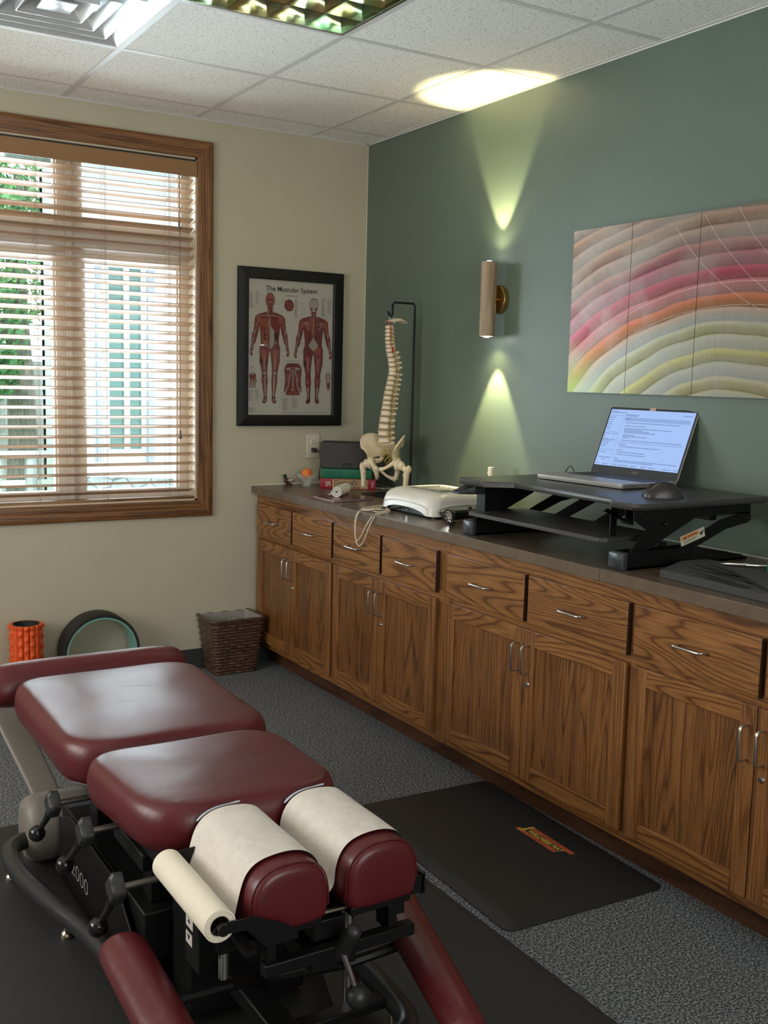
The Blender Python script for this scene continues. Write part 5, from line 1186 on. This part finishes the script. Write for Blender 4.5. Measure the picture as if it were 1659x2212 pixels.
# ------------------------------------------------------------------ chiropractic table
ta_ = thing('chiropractic_table', 'burgundy vinyl chiropractic adjusting table on a black steel base', 'treatment table', (-1.87, -2.3, .008))
def pad(name, corners, z0, z1, r, crown=.012, gather=.0, tilt=0, n=10, parent=ta_):
    # corners: outline polygon (x, y) in order, rounded; lofted up the side and over the crown
    C_ = [Vector((*c, 0)) for c in corners]; ctr_ = sum(C_, Vector())/len(C_); k = len(C_)
    out = []
    for i in range(k):
        a, c, d = C_[i-1], C_[i], C_[(i+1) % k]; rr2 = r[i] if isinstance(r, (list, tuple)) else r
        u = (a-c).normalized(); v = (d-c).normalized(); p0 = c+u*rr2; p1 = c+v*rr2
        for j in range(n+1):
            t_ = j/n; out.append(p0*(1-t_)**2 + c*2*t_*(1-t_) + p1*t_**2)
        q0 = p1; a2, c2 = c, d; r2_ = r[(i+1) % k] if isinstance(r, (list, tuple)) else r; q1 = c2 + (a2-c2).normalized()*r2_
        for j in range(1, 6): out.append(q0.lerp(q1, j/6))
    h = z1-z0; rings = []
    N_ = len(out)
    for (zz, ins, gk) in ((0, .020, 1), (.10, .008, 1), (.28, .000, .7), (.50, -.002, .3), (.70, .002, .1), (.85, .009, 0), (.945, .020, 0), (.985, .034, 0), (1.0, .055, 0), (1.0+.4*crown/h, .11, 0), (1.0+.75*crown/h, .16, 0), (1.0+.95*crown/h, .21, 0)):
        ring = []
        for i, p in enumerate(out):
            v = p-ctr_; L_ = v.length; s_ = max(.02, (L_-ins)/L_) if ins < .09 else max(.02, (L_-ins*min(1, L_/.24))/L_)
            g_ = gather*gk*(math.sin(i*2.3)+.6*math.sin(i*3.7+1))
            q = ctr_ + v*s_*(1+g_); ring.append((q.x, q.y, z0+h*zz + (q.y-ctr_.y)*tilt))
        rings.append(ring)
    b = MB(); b.loft(rings, cap=False); V = rings[-1]; b.loft([V, [(ctr_.x+(p[0]-ctr_.x)*.04, ctr_.y+(p[1]-ctr_.y)*.04, z0+h+crown+(0)) for p in V]], cap=True); b.loft([rings[0], [(ctr_.x+(p[0]-ctr_.x)*.5, ctr_.y+(p[1]-ctr_.y)*.5, p[2]) for p in rings[0]]], cap=True)
    bmesh.ops.remove_doubles(b.bm, verts=b.bm.verts[:], dist=.0002)
    return b.build(name, leather, parent, ang=None, subsurf=1)
pad('leg_cushion', [(-2.155, -1.640), (-1.585, -1.640), (-1.605, -2.340), (-2.155, -2.340)], .425, .540, [.10, .13, .10, .16], .006, .004)
pad('chest_cushion', [(-2.145, -2.350), (-1.630, -2.350), (-1.635, -2.805), (-2.105, -2.805)], .428, .540, [.10, .13, .13, .15], .006, .004)
# ankle bolster
b = MB(); rg = []
for x, k in ((-2.205, .35), (-2.200, .62), (-2.185, .85), (-2.15, .97), (-2.05, 1), (-1.80, 1), (-1.66, 1), (-1.61, .94), (-1.58, .78), (-1.565, .5)):
    rg.append([(x, -1.535+.080*k*math.cos(a)*(1 if abs(math.cos(a)) < .8 else .96), .470+.086*k*math.sin(a) if math.sin(a) > 0 else .470+.055*k*math.sin(a)) for a in [2*PI*j/24 for j in range(24)]])
b.loft(rg); b.build('ankle_bolster', leather, ta_, ang=None, subsurf=1)
# head cushions
def headpad(x, y0=-2.795, y1=-3.125):
    w, zb, zt = .085, .402, .536; prof_ = [(-.80, 0), (-.93, .06), (-1.0, .22), (-1.0, .42), (-.96, .62), (-.84, .80), (-.62, .93), (-.32, .99), (0, 1.0), (.32, .99), (.62, .93), (.84, .80), (.96, .62), (1.0, .42), (1.0, .22), (.93, .06), (.80, 0)]
    b = MB(); rg = []
    for y, k, dz in ((y0+.003, .40, .30), (y0, .84, .05), (y0-.010, .95, 0), (y0-.030, 1.0, 0), (y1+.05, 1.0, 0), (y1+.024, .99, 0), (y1+.010, .955, .0), (y1+.002, .88, .02), (y1, .70, .09), (y1-.001, .3, .28)):
        c_z = zb+(zt-zb)*.45
        rg.append([(x+w*px*k, y, c_z+((zb+(zt-zb)*pz)-c_z)*k) for px, pz in prof_])
    b.loft(rg); o = b.build('head_cushion', leather, ta_, ang=None, subsurf=1)
    b = MB(); b.tube([(x+w*px*.975, y1+.013, zb+(zt-zb)*(.45+(pz-.45)*.975)) for px, pz in prof_[2:15]], .0016, 6, smooth=1); b.build('piping', leather, o)
    b = MB(); b.box((x-.070, y0-.02, .392), (x+.070, y1+.012, .409)); b.build('backing_board', black_m, o, bevel=.002)
    return o
HX = (-1.944, -1.740)
for x in HX: headpad(x)
# paper strip laid over both head cushions, fed from the roll
pr_ = thing('paper_roll', 'cream headrest paper roll on the table bracket, its sheet draped over both head cushions', 'paper roll', (-2.105, -3.0, .455))
RC = (-2.098, .462); RR = .031
ya_, yb_ = -2.862, -3.140
b = MB(); b.lathe([(.019, ya_), (RR, ya_), (RR, yb_), (.019, yb_)], (RC[0], 0, RC[1]), 40, cap=False, ax='y'); b.lathe([(RR-.003, yb_-.0005), (RR-.0035, yb_-.002), (RR-.0040, yb_-.0005)], (RC[0], 0, RC[1]), 40, cap=False, ax='y'); b.build('roll', roll_p, pr_)
b = MB(); b.lathe([(.019, ya_), (.019, yb_+.001)], (RC[0], 0, RC[1]), 30, cap=False, ax='y'); b.lathe([(.0175, yb_+.0005), (.019, yb_+.0005), (.019, ya_), (.0175, ya_)], (RC[0], 0, RC[1]), 30, cap=False, ax='y'); b.build('core', mat('cardboard_core', (.16, .09, .05), .8), pr_)
def over(x, a0, a1, n_):
    w, zb, zt = .0875, .402, .539; out = []
    P_ = [(-1.0, .30), (-1.0, .45), (-.97, .62), (-.85, .81), (-.63, .945), (-.32, 1.0), (0, 1.01), (.32, 1.0), (.63, .945), (.85, .81), (.97, .62), (1.0, .42), (1.0, .22)]
    return [(x+w*px, zb+(zt-zb)*pz) for px, pz in P_[a0:a1]]
prof_s = [(-2.112, .432), (-2.075, .422), (-2.062, .418), (-2.052, .425), (-2.045, .445)] + over(HX[0], 2, 12, 0) + [(-1.856, .430), (-1.849, .418), (-1.842, .430)] + over(HX[1], 0, 12, 0) + [(-1.656, .44)]
prof_s = [(p[0], p[1]) for p in prof_s]
b = MB(); rg = []; ny = 9
rw = random.Random(3)
for j in range(ny):
    t_ = j/(ny-1); y = -2.822 + (-3.075+2.822)*t_; row = []
    for i, (px, pz) in enumerate(prof_s):
        sk = max(0, (-2.0-px))*.5*(1-t_)*-.25; lift = .0012+.0009*math.sin(i*1.7+j*1.3)+(.004*math.exp(-((t_-.45)/.25)**2) if i in (8, 9, 10) else 0)*0
        yy_ = y + ((-2.87+2.822)*(1-t_)+(-3.125+3.075)*t_)*max(0, min(1, (-2.03-px)/.06))*1.0
        row.append((px+(-.0015 if px < -1.97 else 0), yy_, pz+lift))
    rg.append(row)
V = [b.verts(r_) for r_ in rg]
for j in range(ny-1):
    for i in range(len(prof_s)-1): b._faces([V[j][i], V[j][i+1], V[j+1][i+1], V[j+1][i]], [(0, 1, 2, 3)])
b.build('paper_sheet', paper, pr_, ang=None, subsurf=2)
# crumpled edge film under the paper
film = mat('clear_film', (.40, .43, .50), .12, 0, spec=1.0)
for x in HX:
    b = MB(); row0, row1 = [], []; pts = over(x, 3, 8, 0)
    V0 = b.verts([(px, -2.818, pz+.002) for px, pz in pts]); V1 = b.verts([(px, -2.812+.0055*math.sin(i*2.2), pz+.003+.003*math.cos(i*3)) for i, (px, pz) in enumerate(pts)])
    for i in range(len(pts)-1): b._faces([V0[i], V0[i+1], V1[i+1], V1[i]], [(0, 1, 2, 3)])
    b.build('torn_edge', film, pr_, ang=None, subsurf=2)
# headpiece carriage
b = MB()
b.box((-2.045, -2.86, .372), (-1.655, -2.90, .392)); b.box((-2.045, -3.02, .372), (-1.655, -3.05, .392)); b.box((-2.030, -2.86, .36), (-2.005, -3.10, .392)); b.box((-1.70, -2.86, .36), (-1.675, -3.10, .392)); b.box((-1.885, -2.74, .352), (-1.815, -3.10, .392))
b.build('head_carriage', black_m, ta_, bevel=.002)
b = MB(); b.tube([(-1.985, -3.085, .398), (-1.86, -3.088, .402), (-1.77, -3.088, .4), (-1.66, -3.07, .41)], .0055, 8); b.build('head_rod', mat('dull_rod', (.13, .115, .085), .35, 1), ta_)
b = MB(); b.box((-2.00, -3.125, .322), (-1.665, -3.10, .347)); b.box((-1.99, -3.11, .335), (-1.97, -3.08, .392)); b.box((-1.72, -3.11, .335), (-1.70, -3.06, .392)); b.box((-1.90, -3.12, .30), (-1.80, -2.72, .335)); b.build('cross_member', black_m, ta_, bevel=.002)
b = MB()   # paper roll brackets
b.prism([(-2.115, .458), (-2.105, .471), (-2.035, .468), (-1.975, .440), (-1.945, .420), (-1.945, .403), (-2.01, .403), (-2.050, .446), (-2.105, .450)], yb_-.006, yb_-.010, 'xz'); b.prism([(-2.045, .40), (-1.95, .40), (-1.95, .482), (-2.105, .478), (-2.12, .46), (-2.10, .447)], ya_+.010, ya_+.014, 'xz'); b.box((-2.050, ya_+.012, .395), (-2.030, yb_-.008, .403)); b.build('roll_bracket', black_m, ta_)
b = MB(); b.cyl((RC[0], yb_-.008, RC[1]), (RC[0], ya_+.012, RC[1]), .0045, n=12); b.cyl((RC[0], yb_-.008, RC[1]), (RC[0], yb_-.020, RC[1]), .011, n=14); b.build('spindle', black_m, ta_)
b = MB(); b.box((-1.668, -3.09, .405), (-1.640, -3.115, .440)); b.box((-1.645, -3.06, .40), (-1.636, -3.115, .445)); b.cyl((-1.636, -3.09, .425), (-1.624, -3.09, .425), .008); b.build('side_bracket', black_m, ta_)
# crank handle at the head end
b = MB(); b.tube([(-1.835, -3.12, .33), (-1.828, -3.155, .385)], [.019, .016], 16); b.ball((-1.828, -3.155, .385), .016); b.ball((-1.835, -3.12, .33), .019); hd = b.build('tilt_handle', black_p, ta_, ang=60)
b = MB(); b.cyl((-1.842, -3.135, .345), (-1.820, -3.15, .272), .0065, n=14); b.build('handle_rod', chrome, hd)
b = MB(); b.ball((-1.815, -3.155, .248), .024, 20, 14); b.build('ball_knob', black_p, hd)
# side knobs: three on the left
def knob(y, z, bx, by, bz):
    b = MB(); b.cyl((-1.98, y, z), (-2.150, y, z), .0075, n=14); b.cyl((-2.150, y, z), (-2.156, y, z), .012, n=14); kr = b.build('adjusting_rod', mat('zinc_rod_%d' % round(y*100), (.22, .20, .17), .4, .8), ta_)
    b = MB(); n_ = 36; pr = [[(-2.153-dx, y+rr_k*(1+.14*math.cos(4*a))*math.cos(a), z+rr_k*(1+.14*math.cos(4*a))*math.sin(a)) for a in [2*PI*j/n_ for j in range(n_)]] for dx, rr_k in ((0, .022), (.003, .030), (.022, .031), (.030, .024))]
    b.loft(pr); kb_ = b.build('knob', mat('knob_black_%d' % round(y*100), (.022, .022, .022), .45), kr, ang=40)
    b = MB(); b.tube([(-2.175, y+.005, z-.02), (-2.175, (y+by)/2, (z+bz)/2), (-2.19, by, bz)], [.010, .0085, .007], 12); b.ball((-2.19, by, bz), .0215, 20, 14); b.build('ball_lever', black_g, kb_, ang=60)
knob(-2.215, .362, 0, -2.133, .256)
knob(-2.510, .405, 0, -2.412, .289)
knob(-2.745, .374, 0, -2.686, .265)
# structure below: side plates, beams, foot columns
tp = MB(); tp.prism([(-1.90, .02), (-1.90, .19), (-2.02, .235), (-2.44, .235), (-2.62, .115), (-2.62, .02)], -2.078, -2.072, 'yz') ; sp_o = tp.build('side_plate', black_m, ta_, bevel=.0015); MB().prism([(-1.90, .02), (-1.90, .19), (-2.02, .235), (-2.44, .235), (-2.62, .115), (-2.62, .02)], -1.66, -1.654, 'yz').build('side_plate', black_m, ta_, bevel=.0015)
wht = mat('white_lettering', (.45, .43, .38), .5)
text('model_lettering', 'e', .060, (-2.0795, -2.0, .085), (0, -1, 0), (0, 0, 1), wht, sp_o, .035, ext=.0004, bold=-.0012)
text('model_lettering', '2000', .062, (-2.0795, -2.04, .085), (0, -1, 0), (0, 0, 1), wht, sp_o, .16, ext=.0004, bold=-.0015)
b = MB()
b.box((-2.06, -1.92, .10), (-1.67, -2.60, .22)); b.box((-2.04, -1.70, .345), (-2.00, -2.80, .385)); b.box((-1.74, -1.70, .345), (-1.70, -2.80, .385)); b.box((-2.03, -2.05, .22), (-1.72, -2.12, .345)); b.box((-2.03, -2.50, .22), (-1.72, -2.56, .345)); b.box((-2.06, -1.72, .375), (-1.68, -2.35, .413)); b.box((-2.06, -2.43, .372), (-1.68, -2.82, .411)); b.box((-2.07, -2.40, .33), (-2.02, -2.62, .372))
b.box((-1.93, -2.60, .09), (-1.87, -3.05, .13)); b.box((-2.10, -2.96, .085), (-1.63, -3.0, .105)); b.box((-2.0, -2.62, .02), (-1.72, -2.74, .30)); b.box((-2.055, -2.975, .335), (-2.01, -3.03, .40)); 
b.build('lift_frame', black_m, ta_, bevel=.004)
MB().cyl((-2.032, -3.0, .27), (-2.032, -3.0, .345), .011).build('chrome_post', chrome, ta_); MB().cyl((-1.72, -2.95, .10), (-1.72, -2.95, .40), .010).build('chrome_post', chrome, ta_)
b = MB(); b.prism([(-1.695, -2.769), (-1.6146, -2.775), (-1.685, -2.994), (-1.762, -2.985)], .0785, .0815); b.build('foot_plate', mat('gunmetal_plate', (.05, .046, .042), .28, .8), ta_, bevel=.004)
for sx in (-1, 1):
    cx2 = -1.868; X = lambda v: cx2 + sx*v
    b = MB(); b.tube([(X(.20), -1.80, .095), (X(.29), -1.80, .095), (X(.335), -1.84, .095), (X(.345), -1.92, .095), (X(.34), -2.05, .095), (X(.295), -2.27, .095), (X(.275), -2.34, .095), (X(.25), -2.50, .095), (X(.245), -3.00, .095), (X(.22), -3.10, .095), (X(.15), -3.12, .095)], .025, 16, smooth=2); b.build('base_tube', varied('base_tube_%d' % (sx+1), (.016, .016, .017), (.024, .024, .025), 40, .33), ta_, ang=60)
    for (gx, gy) in ((.333, -1.85), (.275, -2.235), (.23, -3.0)):
        b = MB(); b.lathe([(.0165, .008), (.0175, .012), (.015, .021), (.008, .027), (.005, .075)], (X(gx), gy, 0), 20); b.build('levelling_foot', mat('foot_chrome_%d%d' % (sx+1, round(-gy*100)), (.6, .52, .42), .18, 1), ta_)
# taupe foot end housing and curved arm
b = MB()
for s in (0,):
    rg = []
    for (x, k) in ((-2.150, .60), (-2.145, .82), (-2.130, .95), (-2.11, 1.0), (-2.06, 1.0), (-1.99, 1.0), (-1.97, .96)):
        rg.append([(x, -1.765+.088*k*math.cos(a), .112+.100*k*math.sin(a)) for a in [2*PI*j/28 for j in range(28)]])
    b.loft(rg)
b.build('pivot_housing', taupe, ta_, ang=60)
b = MB(); rg = []
for (ax2, y, z, w, h) in ((-2.06, -1.78, .15, .08, .020), (-2.065, -1.70, .185, .082, .022), (-2.078, -1.60, .238, .085, .022), (-2.10, -1.50, .305, .088, .022), (-2.12, -1.42, .375, .09, .020), (-2.125, -1.40, .42, .09, .016)):
    rg.append([(ax2+px, y+pz*.35, z+pz) for px, pz, _ in rrect(0, 0, w, h, .008, 0, 3)])
b.loft(rg); b.build('foot_arm', taupe, ta_, ang=60, subsurf=1)
b = MB(); b.box((-2.05, -1.72, .05), (-1.69, -1.95, .20)); b.box((-2.06, -1.46, .385), (-1.68, -1.62, .418)); b.box((-1.90, -1.50, .36), (-1.84, -1.76, .385)); b.build('foot_end_beam', black_m, ta_, bevel=.003)
# hand rests
def rest(p, q, wA, wB, name='hand_rest'):
    P, Q = Vector(p), Vector(q); d = (Q-P); b = MB(); side_ = Vector((d.y, -d.x, 0)).normalized(); upv = side_.cross(d.normalized()); 
    if upv.z < 0: upv = -upv
    rg = []
    for t_, k in ((0, .45), (.006, .72), (.02, .90), (.05, 1), (.5, 1), (.93, .98), (.97, .88), (.99, .66), (1.0, .35)):
        c = P+d*t_; w = (wA+(wB-wA)*t_)
        rg.append([tuple(c+side_*w*k*math.cos(a)*.5+upv*(.042*k*math.sin(a) if math.sin(a) > 0 else .022*k*math.sin(a))) for a in [2*PI*j/24 for j in range(24)]])
    b.loft(rg); o = b.build(name, leather, ta_, ang=None, subsurf=1)
    b = MB(); b.tube([P+d*.3-upv*.03, Vector((P.x+(-1.87-P.x)*.55, P.y+d.y*.25, P.z-.06)), Vector((-1.87, P.y+.02, .12))], .012, 8); b.build('support', black_m, o)
rest((-1.555, -2.84, .262), (-1.695, -3.375, .240), .105, .085)
rest((-2.19, -2.84, .30), (-2.205, -3.42, .275), .105, .095)
b = MB(); b.box((-2.085, -2.93, .29), (-2.081, -3.00, .42)); cp = b.build('control_plate', black_m, ta_)
cl_ = mat('label_white', (.60, .56, .50), .5)
b = MB(); b.box((-2.0855, -2.935, .365), (-2.0852, -2.972, .405)); b.box((-2.0855, -2.935, .330), (-2.0852, -2.968, .355)); b.build('control_label', cl_, cp)
b = MB(); b.mesh([(-2.0858, -2.945, .375), (-2.0858, -2.96, .375), (-2.0858, -2.952, .385)], [(0, 1, 2)]); b.box((-2.0858, -2.95, .386), (-2.0856, -2.955, .398)); b.mesh([(-2.0858, -2.942, .350), (-2.0858, -2.958, .350), (-2.0858, -2.95, .337)], [(0, 1, 2)]); b.build('arrow_mark', dk_i, cp)
# ------------------------------------------------------------------ ceiling diffuser and troffer
x0, x1, y0, y1 = hole_d
cd = thing('air_diffuser', 'square stepped glossy metal air diffuser in the ceiling grid', 'air vent', ((x0+x1)/2, (y0+y1)/2, H))
dm = mat('diffuser_metal', (.66, .68, .70), .20, .35)
cx_, cy_ = (x0+x1)/2, (y0+y1)/2; w = (x1-x0)/2-.010; wy = (y1-y0)/2-.010
def sq(k, z): return [(cx_+sx*w*k, cy_+sy*wy*k, H+z) for sx, sy in ((-1, -1), (1, -1), (1, 1), (-1, 1))]
for k0, k1 in ((1.0, .80), (.80, .60), (.59, .40), (.39, .20)):
    b = MB(); b.loft([sq(k0*.985, .040), sq(k0*.97 if k0 < 1 else 1.0, .006 if k0 < 1 else .002), sq(k0 - .012, -.001), sq(k0-.03, .003), sq(k1+.045, .036), sq(k1, .060)], cap=False); b.build('cone', dm, cd, bevel=.004, seg=3, ang=60)
b = MB(); b.loft([sq(.19, .01), sq(.19, .006), sq(.17, .004)]); b.build('centre_plate', dm, cd, bevel=.002)
b = MB(); b.box((x0+.01, y0+.01, H+.10), (x1-.01, y1-.01, H+.105)); b.build('duct_box', black_p, cd)
x0, x1, y0, y1 = -1.543, -.9337, -2.634, -1.4173
tf = thing('troffer_light', 'recessed ceiling light with a shiny parabolic louver coloured with gold and green reflections, switched off', 'ceiling light', ((x0+x1)/2, (y0+y1)/2, H))
lv = mat('louver_reflections', (.50, .46, .36), .10, 1)
t = NT(lv); t.l(t.ramp(t.noise(t.coord((1, 1, 1), False), 7, 0), [(.35, (.66, .52, .32)), (.5, (.58, .58, .48)), (.65, (.46, .62, .46))]), t.b.inputs['Base Color'])  # gold and green reflections mixed into the blade colour
b = MB(); b.box((x0+.004, y0+.004, H+.13), (x1-.004, y1-.004, H+.14)); b.box((x0+.004, y0+.004, H), (x0+.010, y1-.004, H+.13)); b.box((x1-.010, y0+.004, H), (x1-.004, y1-.004, H+.13)); b.box((x0+.01, y0+.004, H), (x1-.01, y0+.010, H+.13)); b.box((x0+.01, y1-.010, H), (x1-.01, y1-.004, H+.13)); b.build('housing', black_p, tf)
b = MB(); nx, ny_ = 4, 8; gx0, gx1, gy0, gy1 = x0+.022, x1-.022, y0+.022, y1-.022
b.box((x0+.010, y0+.010, H-.002), (gx0, y1-.01, H+.002)); b.box((gx1, y0+.010, H-.002), (x1-.010, y1-.01, H+.002)); b.box((gx0, y0+.010, H-.002), (gx1, gy0, H+.002)); b.box((gx0, gy1, H-.002), (gx1, y1-.01, H+.002)); b.build('door_frame', mat('bright_trim', (.5, .49, .46), .25, 1), tf)
def blade(b, p0, p1, dirv, n_=6):
    # curved (parabolic) cell wall: thin at the bottom, flaring toward the top
    for s in (-1, 1):
        rows = []
        for k in range(n_+1):
            h = .085*k/n_; off = .0008+.030*(k/n_)**2
            rows.append([(p0[0]+dirv[0]*off*s, p0[1]+dirv[1]*off*s, H+.001+h), (p1[0]+dirv[0]*off*s, p1[1]+dirv[1]*off*s, H+.001+h)])
        b.loft(rows, cap=False, closed=False)
b = MB()
for i in range(nx+1):
    x = gx0+(gx1-gx0)*i/nx; blade(b, (x, gy0), (x, gy1), (1, 0))
for j in range(ny_+1):
    y = gy0+(gy1-gy0)*j/ny_; blade(b, (gx0, y), (gx1, y), (0, 1))
b.build('louver', lv, tf)
for x in (x0+.15, x1-.15):
    MB().cyl((x, y0+.03, H+.108), (x, y1-.03, H+.108), .0127, n=16).build('tube_lamp', mat('off_lamp_%d' % round(-x*100), (.55, .56, .55), .4), tf)
